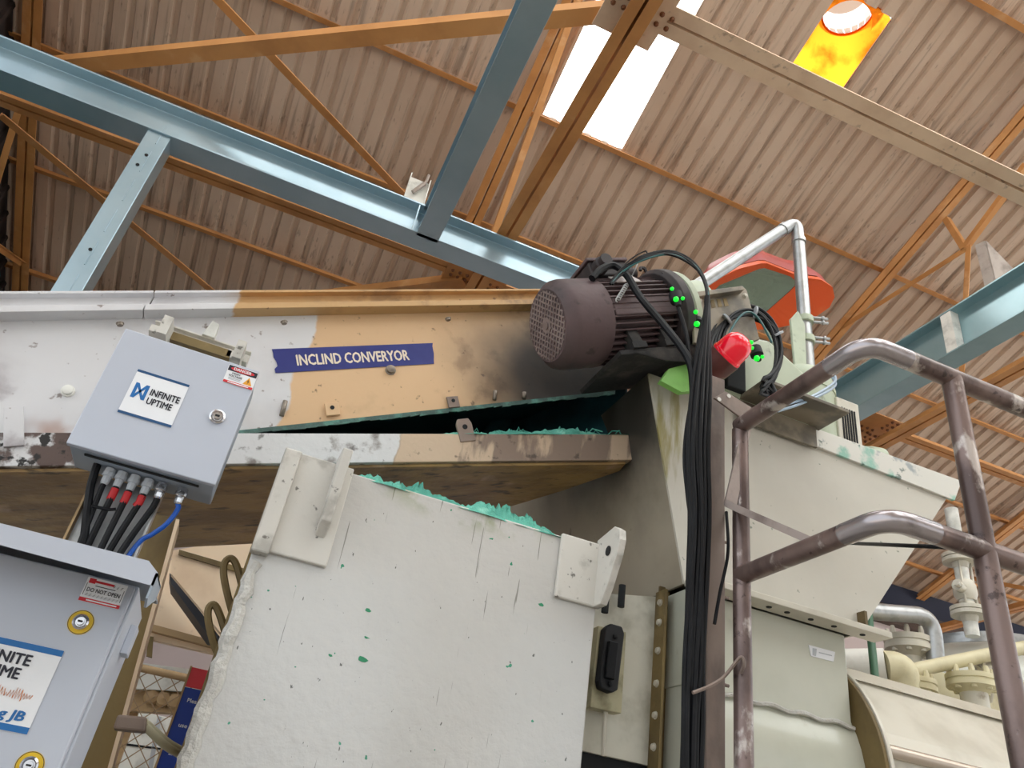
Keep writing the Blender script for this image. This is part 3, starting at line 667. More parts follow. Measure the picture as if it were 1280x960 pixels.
# right lug with eye
b = B(); b.box((.672, YH-.012, 2.135), (cx1+.003, YH, cz1+.004)); b.obj('lug_pad', M_lug, chu, .004)
b = B(); xk = cx1-.012
pts = [(YH, 2.135), (YH-.045, 2.135), (YH-.07, 2.17), (YH-.105, 2.235), (YH-.115, 2.27), (YH-.11, 2.295), (YH-.085, 2.31), (YH, 2.30)]
b.plate([V(xk, y, z) for y, z in pts], (.018, 0, 0)); lug = b.obj('lug_plate', M_lug, chu, .002)
b = B(); b.lathe([(0, .012), (.0015, .012)], V(xk-.001, YH-.065, 2.255), -X_, 14); b.obj('eye_hole', M_dark, lug)
# slotted hook straps on the left side
for pts in ([(306, 752), (300, 722), (294, 703), (287, 698), (280, 706), (281, 728), (292, 770), (300, 778)], [(284, 800), (278, 778), (271, 760), (265, 756), (260, 764), (262, 784), (270, 812), (276, 818)]):
    b = B(); b.tube(smooth_path([at(x, y, Y=1.70) for x, y in pts], 4), .0075, 6); b.obj('hook_strap', M_olive, chu)
# paint chips showing the green primer
for x, y, s_ in ((452, 824, .009), (413, 819, .004), (460, 763, .006), (458, 797, .005), (676, 756, .006)):
    c = at(x, y, Y=YH-.0008); b = B(); n = 9
    b.plate([c+V(math.cos(a)*s_*(.7+.9*rnd.random()), 0, math.sin(a)*s_*(.3+.5*rnd.random())) for a in [2*math.pi*k/n for k in range(n)]], (0, .001, 0)); b.obj('paint_chip', simple('green primer', '#2f8a62', .6) if x == 452 else bpy.data.materials['green primer'], chu)
tag(powder('powder', 'teal powder spilling over the top edge of the chute', [V(x, YH+.02, cz1-.004) for x in (.14, .25, .35, .5, .6, .7)], .10, .062, 130, seed=8), kind='stuff')
powder('powder', 'thin teal powder crust on the upper rim of the chute by the eyed lug', [V(x, YH+.004, cz1-.004) for x in (.55, .6, .68, .74)], .03, .012, 40, seed=9)
b = B(); b.plate([V(cx0+.006, YH+.01, cz1-.03), V(cx1-.01, YH+.01, cz1-.03), V(cx1-.01, 1.84, cz1-.06), V(cx0+.006, 1.84, cz1-.06)], (0, 0, -.01)); b.obj('fill_bed', M_teal, chu)

# ================================================================== HOPPER AND HOUSING
YQ = 1.75
hp_ = thing('hopper', 'tall cream steel hopper tapering down under the geared drive', 'hopper', V(1.4, 2.1, 0))
F = lambda X, Z, Y=YQ: V(X, Y, Z)
b = B(); b.plate([F(.963, 2.95), F(1.112, 2.32), F(1.70, 2.32), F(2.2, 2.965)], (0, .008, 0)); b.obj('front_plate', M_hop, hp_)
b = B(); b.plate([V(.963, YQ+.008, 2.95), V(1.112, YQ+.008, 2.32), V(1.112, 2.62, 2.32), V(.963, 3.4, 2.95)], (.008, 0, 0)); b.obj('left_plate', M_hopside, hp_)
b = B(); b.plate([V(2.2, YQ+.008, 2.965), V(1.70, YQ+.008, 2.32), V(1.70, 2.62, 2.32), V(2.2, 3.4, 2.965)], (-.008, 0, 0)); b.obj('right_plate', M_hop, hp_)
b = B(); b.plate([V(.97, 3.4, 2.95), V(2.19, 3.4, 2.95), V(1.69, 2.62, 2.32), V(1.12, 2.62, 2.32)], (0, -.008, 0)); b.obj('back_plate', M_hop, hp_)
b = B(); b.plate([V(.975, YQ+.01, 2.945), V(2.19, YQ+.01, 2.945), V(2.19, 3.39, 2.945), V(.975, 3.39, 2.945)], (0, 0, .012)); b.obj('top_cover', M_dplate, hp_)
b = B(); b.plate([F(1.36, 2.905, YQ-.012), F(2.165, 2.885, YQ-.012), F(2.215, 2.975, YQ-.012), F(1.36, 2.965, YQ-.012)], (0, .012, 0)); b.obj('rim_plate', M_rim, hp_, .002)
b = B(); b.box((1.112, YQ-.07, 2.31), (1.755, YQ, 2.328)); fl = b.obj('flange', M_cream, hp_, .002)
for x in (1.36, 1.42, 1.50, 1.58, 1.68):
    b = B(); b.lathe([(0, .008), (.002, .008)], V(x, YQ-.035, 2.31), -Z_, 10); b.obj('bolt_hole', M_dark, fl)
bolt(at(958, 768, Z=2.31), -Z_, .009, fl, M_cream)
b = B(); b.box((1.63, YQ+.02, 2.328), (1.70, YQ+.03, 2.40)); b.plate([V(1.70, YQ-.03, 2.328), V(1.71, YQ-.03, 2.328), V(1.71, YQ-.03, 2.385), V(1.70, YQ-.03, 2.385)], (0, .05, 0)); b.obj('gusset_plate', M_olive, hp_)
# screw housing below
sh = thing('screw_housing', 'rounded pale green enamel screw housing under the hopper', 'housing', V(1.4, 2.05, 0))
b = B(); b.box((1.12, YQ+.005, 2.06), (1.652, 2.3, 2.309)); b.obj('inlet_box', M_drum, sh, .003)
b = B(); b.lathe([(0, .3), (.54, .3)], V(1.124, 2.03, 1.93), X_, 48); b.obj('barrel', M_drum, sh)
b = B(); b.tube([V(x, YQ+.0, 2.062+.004*math.sin(x*60)) for x in np.linspace(1.13, 1.655, 30)], .006, 6); b.obj('weld_bead', M_weld, sh)
b = B(); b.lathe([(0, .37), (.012, .37)], V(1.665, 2.03, 1.93), X_, 56); b.obj('end_flange', M_olive, sh, .002)
b = B(); b.lathe([(0, .375), (.012, .375)], V(1.678, 2.03, 1.93), X_, 56); b.obj('end_gasket', M_cream, sh, .002)
b = B(); b.box((1.25, 1.85, 0), (1.35, 2.2, 1.66)); b.obj('saddle', M_cream, sh)
b = B(); pxp(b, [(1011, 806), (1044, 815), (1042, 827), (1014, 820)], YQ+.003, .002); lb = b.obj('maker_plate', M_label, sh)
b = B(); pxp(b, [(1016, 810), (1021, 811), (1020, 820), (1016, 819)], YQ+.002, .001); pxp(b, [(1024, 815), (1040, 819), (1040, 820), (1024, 816)], YQ+.002, .001); b.obj('print', M_plasticgrey, lb)
# casing beyond the flange
cs = thing('dryer_casing', 'long cream casing with a shiny half round bead beyond the housing flange', 'casing', V(2.6, 2.2, 0))
x0, x1 = 1.692, 4.2
prof = [(1.70, 1.5), (1.70, 2.03), (1.715, 2.06), (1.86, 2.235), (1.90, 2.25), (2.5, 2.25), (2.5, 1.5)]
b = B(); b.plate([V(x0, y, z) for y, z in prof], (x1-x0, 0, 0)); b.obj('shell', M_cream, cs, .004)
b = B(); b.plate([V(x0, 1.835, 2.22), V(x0, 1.88, 2.262), V(x0, 1.96, 2.262), V(x0, 1.96, 2.25), V(x0, 1.9, 2.25), V(x0, 1.85, 2.222)], (x1-x0, 0, 0)); b.obj('lid_strip', M_rim2 if 'M_rim2' in globals() else M_cream, cs)
c0 = at(1103, 936, Y=1.69)
b = B(); b.tube([V(x0, 1.695, c0.z), V(x1, 1.695, c0.z)], .017, 16); b.obj('bead', simple('polished bead', '#c9bcae', .25, .5), cs)
b = B(); b.box((2.0, 1.8, 0), (2.2, 2.4, 1.5)); b.box((3.6, 1.8, 0), (3.8, 2.4, 1.5)); b.obj('pedestal', M_cream, cs)

# ================================================================== BOLTED DUCT AND PULL SWITCH
du = thing('duct', 'white steel duct with a bolted corner flange beside the chute', 'duct', V(1.0, 2.0, 0))
YD = 1.85
b = B(); b.plate([V(.86, YD, 1.87), V(1.09, YD, 1.87), V(1.09, YD, 2.30), V(.86, YD, 2.255)], (0, .25, 0)); b.obj('body', simple('duct paint', '#d3d1c4', .45, 0, '#8a8672', .6, 9), du, .002)
b = B(); b.box((1.085, YD-.05, 1.6), (1.093, YD, 2.31)); b.box((1.093, YD-.008, 1.6), (1.125, YD, 2.33)); b.obj('corner_flange', M_olive, du)
b = B(); b.box((.86, YD+.01, .0), (1.09, YD+.24, 1.869)); b.obj('lower_body', M_dark, du)
for k, (x, y) in enumerate(((838, 757), (838, 782), (836, 817), (835, 858), (835, 898), (835, 938))):
    c = at(x, y, X=1.085); c.y = YD-.028; bolt(V(1.085, c.y, at(x, y, Y=c.y).z), -X_, .008, du, M_cream)
for x, y in ((757, 752), (777, 745)):
    c = at(x, y, Y=YD-.02); b = B(); b.tube([c-V(0, 0, .03), c+V(0, 0, .03)], .0095, 10); b.obj('stud', M_dark, du)
sw = thing('pull_switch', 'black pull cord switch on a cream plate beside the chute', 'switch', at(758, 880, Y=1.81))
YW = 1.80
b = B(); pxp(b, [(748, 782), (783, 790), (777, 892), (738, 884)], YW, .04); b.obj('mount_plate', simple('switch plate paint', '#b3ad8e', .5, 0, '#5c5638', .7, 14), sw, .002)
b = B(); pxp(b, [(757, 785), (764, 779), (778, 783), (781, 792), (773, 862), (766, 866), (752, 860), (750, 850)], YW-.03, .03); swb = b.obj('switch_body', M_blackg, sw, .004)
b = B(); pxp(b, [(762, 800), (774, 803), (769, 850), (757, 847)], YW-.042, .014); b.obj('cover', M_black, swb, .003)
for x, y in ((769, 796), (762, 855)): bolt(at(x, y, Y=YW-.03), -Y_, .006, swb, M_black)
b = B(); c = at(757, 890, Y=YW+.02); b.tube([c+V(0, 0, .01), c-V(0, 0, .05), c+V(.002, 0, -.10)], [.006, .006, .004], 8); b.obj('pull_lever', M_cream, sw)

# ================================================================== MOTOR
AM = R_(26.5); MD = V(math.cos(AM), 0, math.sin(AM)); MU = V(-math.sin(AM), 0, math.cos(AM)); MS = -Y_
YM = 1.72; MF = at(684, 407, Y=YM)
def mp(s_, u=0, v=0): return MF+MD*s_+MU*u+MS*v       # along the shaft, up, towards the viewer's side
mo = thing('electric_motor', 'grimy brown electric motor with a perforated fan cowl', 'motor', mp(.25, -.17))
RC = .136
b = B(); b.lathe([(0, .100), (0, .108), (.024, RC-.004), (.04, RC), (.15, RC), (.15, RC-.012)], mp(0), MD, 40); b.obj('fan_cowl', M_motor, mo)
b = B(); b.lathe([(.006, .001), (.006, .11)], mp(.0), MD, 40, closed=True); b.obj('cowl_backing', M_dark, mo)
b = B(); n = 13; rg_ = .102; st = 2*rg_/n
for k in range(-n//2, n//2+2):
    o = k*st
    if abs(o) > rg_*.98: continue
    h = math.sqrt(rg_**2-o**2)
    for d0, d1 in (((MU+MS).normalized(), (MU-MS).normalized()), ((MU-MS).normalized(), (MU+MS).normalized())):
        b.obox(mp(-.001)+d0*o, d1*h, d0*.0024, MD*.0015)
b.lathe([(-.003, .024), (.0, .024)], mp(0), MD, 20); b.lathe([(-.006, .012), (-.003, .012)], mp(0), MD, 16)
b.obj('grille', simple('grille bars', '#8f8280', .5, .3, '#5c5050', .6, 12), mo)
b = B(); b.lathe([(.14, .108), (.40, .108)], mp(0), MD, 40)
for k in range(40):
    a = 2*math.pi*k/40+.08
    r1 = .134 if abs(math.sin(2*a)) < .9 else .128
    d = MU*math.sin(a)+MS*math.cos(a); t = MU*math.cos(a)-MS*math.sin(a)
    b.obox(mp(.27)+d*(.104+r1)/2, MD*.12, t*.0024, d*(r1-.104)/2)
b.obj('finned_body', M_motor, mo)
b = B(); b.obox(mp(.27, -.02, .112), MD*.115, MU*.03, MS*.018); b.obj('side_pad', M_motor, mo, .004)
b = B(); b.lathe([(.385, .12), (.385, .145), (.40, .158), (.43, .158), (.43, .14)], mp(0), MD, 44); b.obj('end_shield', M_motord, mo, .002)
for a in (40, 90, 140, 200, 250, 300):
    d = MU*math.sin(R_(a))+MS*math.cos(R_(a)); bolt(mp(.40)+d*.146, -MD, .008, mo, M_motord)
tb = B(); tb.obox(mp(.25, .158, 0), MD*.07, MU*.026, MS*.058); tbo = tb.obj('terminal_box', M_motord, mo, .006)
b = B(); b.obox(mp(.25, .189, 0), MD*.077, MU*.006, MS*.065); b.obj('lid', M_motor, tbo, .003)
b = B(); b.lathe([(0, .026), (.03, .026), (.034, .02), (.055, .02)], mp(.21, .158, .056), MS, 16); b.obj('cable_gland', M_motord, tbo)
b = B(); b.lathe([(0, .026), (.03, .026), (.034, .02), (.05, .02)], mp(.32, .16, .02), MD, 16); b.obj('cable_gland', M_motord, tbo)
pa = R_(38); pd = MU*math.sin(pa)+MS*math.cos(pa); pt = MU*math.cos(pa)-MS*math.sin(pa)
b = B(); b.obox(mp(.25)+pd*.136, MD*.045, pt*.026, pd*.0015); b.obj('nameplate', M_plate, mo)
for s_ in (.2, .32):
    b = B(); b.obox(mp(s_+.02, -.135, 0), MD*.025, MU*.01, MS*.10); b.plate([mp(s_, -.135, .04), mp(s_, -.135, .10), mp(s_, -.08, .09), mp(s_, -.08, .04)], MD*.035); b.obj('foot', M_soot, mo)
b = B(); b.obox(mp(.31, -.152, -.04), MD*.16, MU*.008, MS*.13); b.plate([mp(.19, -.155, .085), mp(.47, -.155, .09), mp(.5, -.21, .07), mp(.3, -.19, .08)], MS*.008)
b.obj('base_plate', M_soot, mo, .003)
b = B(); b.tube(smooth_path([mp(.42, .155, .02), mp(.42, .178, .02), mp(.405, .182, .02), mp(.40, .172, .02)]), .006, 6); b.obj('lifting_eye', M_motord, mo)

# ================================================================== GEARBOX ON THE HOPPER
gb = thing('gearbox', 'pale green gearbox casting bolted behind the motor flange', 'gearbox', V(1.3, 1.9, 2.96))
b = B(); b.lathe([(.432, .135), (.445, .15), (.465, .15), (.47, .11), (.53, .115), (.56, .12)], mp(0), MD, 40); b.obj('adaptor', M_gear, gb)
b = B(); b.plate([V(1.12, 1.72, 2.96), V(1.56, 1.72, 2.96), V(1.56, 1.72, 3.15), V(1.4, 1.72, 3.24), V(1.2, 1.72, 3.2), V(1.12, 1.72, 3.1)], (0, .22, 0)); b.obj('casting', M_gear, gb, .012)
b = B(); pl_ = [at(x, y, Y=1.60) for x, y in ((866, 365), (928, 357), (934, 363), (950, 424), (905, 440), (868, 428))]
b.plate(pl_, (0, .012, 0)); sp = b.obj('slotted_plate', M_dplate, gb, .003)
b = B(); pxp(b, [(866, 365), (928, 357), (931, 362), (870, 371)], 1.575, .025); b.obj('plate_lip', M_dplate, gb, .002)
for x, y in ((880, 376), (888, 375), (896, 374), (904, 373)):
    b = B(); pxp(b, [(x, y), (x+4, y-.5), (x+7, y+9), (x+2, y+10)], 1.5985, .001); b.obj('slot', M_olive, sp)
bolt(at(931, 370, Y=1.60), -Y_, .007, sp, M_cream); bolt(at(874, 376, Y=1.60), -Y_, .007, sp, M_cream)
b = B(); q = at(905, 430, Y=1.61); b.box((q.x-.05, 1.612, 2.975), (q.x+.05, 1.72, q.z)); b.obj('plate_bracket', M_dplate, gb)
dm = thing('geared_drum', 'pale mint drum shaped reducer with louvred end on the hopper top', 'reducer', V(1.72, 1.95, 2.96))
c = at(1008, 540, Y=1.9); c = V(1.70, 1.93, 2.962)
b = B(); b.lathe([(0, .115), (.02, .12), (.30, .12), (.33, .115), (.35, .10), (.36, .06), (.36, 0)], c, Z_, 36); b.obj('drum', M_gear, dm)
b = B(); b.lathe([(.26, .124), (.28, .124)], c, Z_, 36); b.obj('band', M_gear, dm)
b = B(); b.obox(c+V(.115, -.06, .12), (.05, 0, 0), (0, .05, 0), (0, 0, .12)); lo = b.obj('louvre_box', M_cream, dm, .004)
for k in range(6):
    b = B(); b.obox(c+V(.085+.011*k, -.1115, .13), (.0025, 0, 0), (0, .002, 0), (0, 0, .07)); b.obj('louvre', M_dark, lo)
b = B(); b.lathe([(0, .052), (.05, .056), (.09, .052), (.10, .03), (.10, 0)], c+V(.175, -.07, .03), V(.75, -.2, .1), 24); b.obj('end_cap', M_gear, dm)
ap = thing('angle_platform', 'grimy angle iron platform edge on the front of the hopper', 'platform', V(1.4, 1.72, 2.9))
a0, a1 = at(935, 500, Y=1.70), at(1022, 537, Y=1.70)
zz = 2.962
b = B(); b.box((1.28, 1.60, zz), (1.60, 1.76, zz+.012)); b.obj('top_leg', M_dplate, ap, .002)
b = B(); b.box((1.28, 1.728, zz-.075), (1.58, 1.738, zz)); b.obj('front_leg', M_dplate, ap, .002)

# ================================================================== FLOODLIGHT, PIPE AND CLAMPS
fl_p = at(960, 372, Y=2.25); fn = V(-.10, -.52, -.85).normalized()
def fp(x, y): return at(x, y, n=fn, p=fl_p)
fld = thing('floodlight', 'orange and red floodlight with a glass front behind the bent pipe', 'floodlight', at(985, 470, Y=2.25))
face = [(866, 385), (888, 352), (922, 335), (955, 327), (990, 341), (1010, 348), (1030, 349), (1044, 362), (1040, 380), (1013, 399), (975, 408), (930, 413), (885, 408)]
gl = [(893, 359), (953, 334), (993, 347), (994, 358), (953, 394), (930, 399), (896, 395)]
FP = [fp(*q) for q in face]; GP = [fp(*q) for q in gl]
# rim: flat frame with the glass opening cut out
b = B(); off = fn*.012
oc = Vector((0, 0, 0))
for q in GP: oc += q/len(GP)
def ringpts(pts, n=40):
    L_ = [(pts[(i+1) % len(pts)]-pts[i]).length for i in range(len(pts))]; tot = sum(L_); out = []
    import bisect
    # sample by direction round the glass centre so the two rings match
    ax = RT; ay = UP
    for k in range(n):
        a = 2*math.pi*k/n; d = ax*math.cos(a)+ay*math.sin(a); d = (d-fn*d.dot(fn)).normalized(); best = None
        for i in range(len(pts)):
            p, q = pts[i]-oc, pts[(i+1) % len(pts)]-oc; e = q-p; s2 = fn.cross(d)
            den = e.dot(s2)
            if abs(den) < 1e-9: continue
            t = -p.dot(s2)/den
            if 0 <= t <= 1:
                h = (p+e*t).dot(d)
                if h > 0 and (best is None or h > best): best = h
        out.append(oc+d*(best or .05))
    return out
RO, RI = ringpts(FP), ringpts(GP); n = len(RO)
vo = [b.bm.verts.new(p+off) for p in RO]; vi = [b.bm.verts.new(p+off*.2) for p in RI]; vb = [b.bm.verts.new(p-fn*.03) for p in RO]
for k in range(n):
    k2 = (k+1) % n
    b.bm.faces.new((vo[k], vo[k2], vi[k2], vi[k])); b.bm.faces.new((vo[k], vb[k], vb[k2], vo[k2]))
b.obj('rim', M_lampo, fld)
b = B(); b.plate(RI, -fn*.004); b.obj('glass', M_glass, fld)
b = B(); bc = oc-fn*.10
v1 = [b.bm.verts.new(p-fn*.006) for p in RI]; v2 = [b.bm.verts.new(oc+(p-oc)*.6-fn*.10) for p in RI]; vc = b.bm.verts.new(oc-fn*.11)
for k in range(n):
    k2 = (k+1) % n; b.bm.faces.new((v1[k], v1[k2], v2[k2], v2[k])); b.bm.faces.new((v2[k], v2[k2], vc))
b.obj('reflector', M_refl, fld)
b = B(); mid = Vector((0, 0, 0))
for p in RO: mid += p/n
layers = []
for s_, h in ((.97, .03), (.95, .10), (.85, .17), (.6, .21), (.0, .22)):
    layers.append([b.bm.verts.new(mid+(p-mid)*max(s_, .001)-fn*h+UP*h*.25) for p in RO])
for i in range(len(layers)-1):
    for k in range(n):
        k2 = (k+1) % n; f = b.bm.faces.new((layers[i][k], layers[i][k2], layers[i+1][k2], layers[i+1][k])); f.smooth = True
b.obj('housing', M_lampr, fld)
b = B(); b.tube(smooth_path([oc-fn*.02+RT*.06-UP*.16, oc+fn*.05+RT*.08-UP*.22, V(1.9, 2.2, 3.3), V(1.85, 2.2, 2.965)]), .018, 8); b.obj('stand', M_gear, fld)
pi = thing('bent_pipe', 'galvanised pipe bent over above the floodlight', 'pipe', V(1.8, 2.0, 2.96))
YP = 2.0
e0, e1, e2, e3 = at(846, 374, Y=YP+.1), at(992, 281, Y=YP), at(999, 300, Y=YP), at(1008, 545, Y=YP)
e1 = at(996, 276, Y=YP)
b = B(); b.tube(fillet([e0, e1, V(e1.x+.0, YP-.01, 2.96)], .075, 10), .027, 16); b.obj('tube', M_galv, pi)
b = B(); d = (e1-e0).normalized(); q = e1-d*.10; b.tube([q-d*.015, q+d*.015], .031, 16); b.tube([V(e1.x, YP-.003, e1.z-.12), V(e1.x, YP-.003, e1.z-.14)], .031, 16); b.obj('socket', M_galv, pi)
for z in (at(1003, 405, Y=YP).z, at(1005, 430, Y=YP).z):
    cl = B(); cl.lathe([(0, .036), (.03, .036)], V(e1.x, YP-.006, z), Z_, 16); clo = cl.obj('clamp', M_gear, pi, .002)
    for dz in (.004, .026):
        b = B(); p = V(e1.x+.02, YP-.03, z+dz); b.tube([p, p+V(.06, -.02, .004)], .006, 8); b.lathe([(0, .011), (.009, .011)], p+V(.035, -.012, .003), V(.95, -.3, .06), 6); b.obj('clamp_bolt', M_galv, clo)
b = B(); b.plate([V(e1.x-.09, YP-.04, 3.35), V(e1.x-.04, YP-.04, 3.30), V(e1.x-.03, YP-.04, 3.62), V(e1.x-.06, YP-.04, 3.68), V(e1.x-.10, YP-.04, 3.62)], (0, .012, 0)); b.obj('clamp_bracket', M_gear, pi, .002)

# ================================================================== POST, BEACON, CABLES
ps = thing('cable_post', 'brown rusty steel channel post carrying the cable bundle', 'post', V(1.04, 1.55, 0))
YS = 1.5; px0, px1 = at(887, 800, Y=YS).x, at(908, 800, Y=YS).x
zt_ = at(893, 470, Y=YS).z
b = B(); b.sweep([(-.024, 0), (.024, 0), (.024, .05), (.018, .05), (.018, .006), (-.018, .006), (-.018, .05), (-.024, .05)], V((px0+px1)/2, YS, 0), V((px0+px1)/2-.006, YS, zt_), (0, 1, 0)); b.obj('channel', M_post, ps, .002)
for z in (2.02, 2.22, 2.36):
    b = B(); b.lathe([(0, .004), (.02, .004)], V(px1+.0, YS+.02, z), X_, 8); b.obj('stud', M_post, ps)
bc = thing('beacon', 'red domed warning beacon on top of the brown post', 'beacon', at(894, 468, Y=YS))
ba = V(.30, -.80, .50).normalized(); b0 = at(897, 455, Y=YS+.04)
b = B(); b.lathe([(-.035, .03), (-.01, .044), (.03, .048), (.034, .044)], b0, ba, 28); b.obj('base', M_beaconb, bc)
b = B(); b.lathe([(.03, .047), (.036, .049), (.042, .047)], b0, ba, 28); b.obj('ring', M_beacon, bc)
b = B(); b.lathe([(.04, .046), (.07, .045), (.09, .04), (.103, .028), (.109, .012), (.11, 0)], b0, ba, 32); b.obj('lens', M_beacon, bc)
GC = 'black cables strapped down the brown post'
def cable(pts, r, label, mat=M_black, group=GC, Y=1.48, n=6):
    P = [at(q[0], q[1], Y=(q[2] if len(q) > 2 else Y)) for q in pts]
    b = B(); b.tube(smooth_path(P, n), r, 8); return tag(b.obj('cable', mat), label, 'cable', group)
rnd = random.Random(4)
lab = 'black cable in the thick bundle strapped down the brown post'
for k in range(11):
    o = (k % 6-2.5)*4.6; yy = 1.475-.018*(k//6)+rnd.uniform(-.004, .004)
    j = lambda: rnd.uniform(-1.6, 1.6)
    cable([(884+o*.1, 366+abs(o)*2, yy), (881+o*.4+j(), 420, yy), (876+o*.8+j(), 480, yy), (873+o*1.0+j(), 560, yy), (875+o*.9+j(), 640, yy), (872+o*.9+j(), 720, yy), (868+o*.95+j(), 820, yy), (866+o*.95+j(), 900, yy), (864+o+j(), 985, yy)], rnd.choice((.0075, .0065, .0055)), lab)
cable([(872, 476), (861, 520), (856, 570), (860, 620), (866, 680), (860, 800), (856, 980)], .006, 'black cable bulging out of the post bundle')
cable([(908, 640, 1.5), (910, 690, 1.47), (900, 740, 1.46), (893, 780, 1.46)], .004, 'thin black cable looping across the face of the brown post')
GA = 'cables arching from the motor to the post'
M_tealc = simple('dark teal cable', '#1f5a5c', .4); M_greyc = simple('grey cable', '#7d858c', .45)
for k in range(6):
    j = lambda a=1.6: rnd.uniform(-a, a)
    cable([(764+j(), 354+j(), 1.56), (778+j(), 339+j(2.5), 1.56), (800+j(), 324+j(2.5), 1.54), (835+j(), 316+j(2.5), 1.53), (864+j(2), 328+j(2), 1.51), (881+j(2), 352, 1.50), (885+j(2), 385, 1.49), (881+j(2), 440, 1.48)], .0036, ['black cable in the arch from the motor terminal box to the post', 'dark teal cable in the arch above the motor'][k == 2], M_tealc if k == 2 else M_black, GA)
cable([(764, 350, 1.565), (786, 326, 1.57), (806, 314, 1.56), (812, 318, 1.55), (840, 314, 1.53)], .0022, 'thin stray wire end sticking up from the cable arch', group=GA)
cable([(740, 348, 1.6), (752, 336, 1.6), (768, 332, 1.6), (784, 345, 1.58), (800, 371, 1.55), (826, 402, 1.53), (850, 432, 1.5), (864, 458, 1.48), (868, 500, 1.48)], .0115, 'thick black power cable slanting down across the motor fins', group=GA)
cable([(848, 385, 1.52), (856, 410, 1.51), (862, 440, 1.49), (868, 480, 1.48)], .006, 'short black sensor cable beside the motor flange', group=GA)
# curly earth wire
P = []
for k in range(90):
    t = k/89; q = at(790-18*t+0*t, 345+30*t, Y=1.575); a = k*.9
    P.append(q+RT*(.006*math.cos(a)*(t > .35))+UP*(.006*math.sin(a)*(t > .35)))
b = B(); b.tube([at(797, 330, Y=1.57)]+P, .0022, 5); tag(b.obj('wire', M_galv), 'thin grey wire curled in a spring on the motor', 'wire')
# coil
cl = thing('cable_coil', 'coil of black cable hung beside the red beacon', 'coil', at(960, 495, Y=1.6))
b = B()
for k in range(9):
    P = []; cxp, cyp = 934+rnd.uniform(-3, 3), 440+rnd.uniform(-4, 4); rx, ry = 41+rnd.uniform(-7, 5), 50+rnd.uniform(-7, 6); yy = 1.6+rnd.uniform(-.02, .03)
    for a in range(-62, 196, 12):
        P.append(at(cxp+rx*math.cos(R_(a)), cyp-ry*math.sin(R_(a)), Y=yy+.02*math.sin(R_(a))))
    P = [at(966+rnd.uniform(-6, 4), 492+rnd.uniform(-5, 8), Y=yy)]+P
    b.tube(smooth_path(P, 2), rnd.choice((.0055, .0065)), 7)
b.obj('loops', M_black, cl)
b = B(); P = [at(905+(k*2), 430-40*math.sin(k/30*3.1), Y=1.575) for k in range(31)]; b.tube(P, .0035, 6); b.obj('teal_loop', M_tealc, cl)
for a in (25, 75, 125):
    q = at(934+42*math.cos(R_(a)), 440-51*math.sin(R_(a)), Y=1.59); b = B(); b.lathe([(0, .02), (.006, .02)], q, (RT*-math.sin(R_(a))+UP*math.cos(R_(a))), 12); b.obj('zip_tie', M_plasticgrey, cl)
b = B(); b.tube([at(962, 478, Y=1.59), at(971, 500, Y=1.58)], .011, 10); b.obj('plug', M_black, cl)
# sensors with green lamps
def sensor(px_, leds, Y, label):
    t = thing('vibration_sensor', label, 'sensor', at(*px_, Y=Y), 'vibration sensors with green lamps')
    c = at(*px_, Y=Y); b = B(); b.lathe([(0, .02), (.03, .02), (.034, .012), (.05, .008)], c+V(0, .01, .02), V(.15, -.2, -1), 16); b.obj('body', M_blackg, t)
    for (x, y, r) in leds:
        b = B(); q = at(x, y, Y=Y-.035); b.lathe([(-r, 0), (-r*.7, r*.7), (0, r), (r*.7, r*.7), (r, 0)], q, -Y_, 14); b.obj('led', M_led, t, label='glowing green indicator')
sensor((846, 372), ((840, 361, .006), (845, 374, .0085), (853.5, 373, .006)), 1.545, 'black sensor with three green lamps on the motor end shield')
sensor((870, 400), ((869.6, 390, .007), (871, 405, .0095)), 1.60, 'black sensor with two green lamps between motor and slotted plate')
sensor((946, 440), ((939, 428, .007), (940, 435, .006), (946, 448, .0095), (953, 446, .006)), 1.60, 'black sensor with four green lamps inside the cable coil')
b = B(); c = at(925, 520, Y=1.72); b.box((c.x-.06, 1.70, 2.975), (c.x+.01, 1.74, 3.12)); tag(b.obj('bracket', M_dark, None, .004), 'dark upright bracket behind the post below the beacon', 'bracket')

GW = 'pale blue cables leading from the coil past the drum'
for d in (0, 6): cable([(972, 508+d, 1.62), (995, 502+d*.8, 1.62), (1020, 493+d*.6, 1.64), (1044, 476+d, 1.7), (1038, 462+d, 1.75)], .0045, 'pale blue grey cable curving round the mint drum', simple('pale blue cable', '#9fb4c8', .3) if d == 0 else bpy.data.materials['pale blue cable'], GW)
b = B(); pxp(b, [(826, 476), (836, 461), (870, 452), (870, 488), (852, 490)], 1.66, .02); b.obj('green_glow_plate', simple('green glow paint', '#8fcf6a', .5, 0, '#6a9a4a', .5, 9), gb, label='added plate painted with green lamp glow')  # added plate: green glow of the sensor lamps painted as its colour

# ================================================================== HANDRAIL
hr = thing('handrail', 'worn dark steel pipe handrail with bent corners', 'handrail', V(1.3, 1.0, 0))
ZT, ZL = 2.65, 2.25; rp_ = .0215
xa, xb_, ya, yb = 1.066, 1.30, 1.0, 1.44
def rail(z, name):
    r = .10; b = B(); b.tube([V(xa, yb, z), V(xa, ya+r*1.05, z)], rp_, 16); o = b.obj(name, M_pipe, hr)
    b = B(); b.tube(fillet([V(xa, ya+r*1.1, z), V(xa, ya, z), V(xa+r*1.1, ya, z)], r, 12), rp_+.0006, 18); b.obj('bend', M_bend, hr)
    b = B(); b.tube([V(xa+r*1.05, ya, z), V(4.2, ya, z)], rp_, 16); b.obj(name, M_pipe, hr)
rail(ZT, 'top_rail'); rail(ZL, 'middle_rail')
b = B(); b.tube([V(xb_, ya, 0), V(xb_, ya, ZT)], rp_, 16); b.obj('leg', M_pipe, hr)
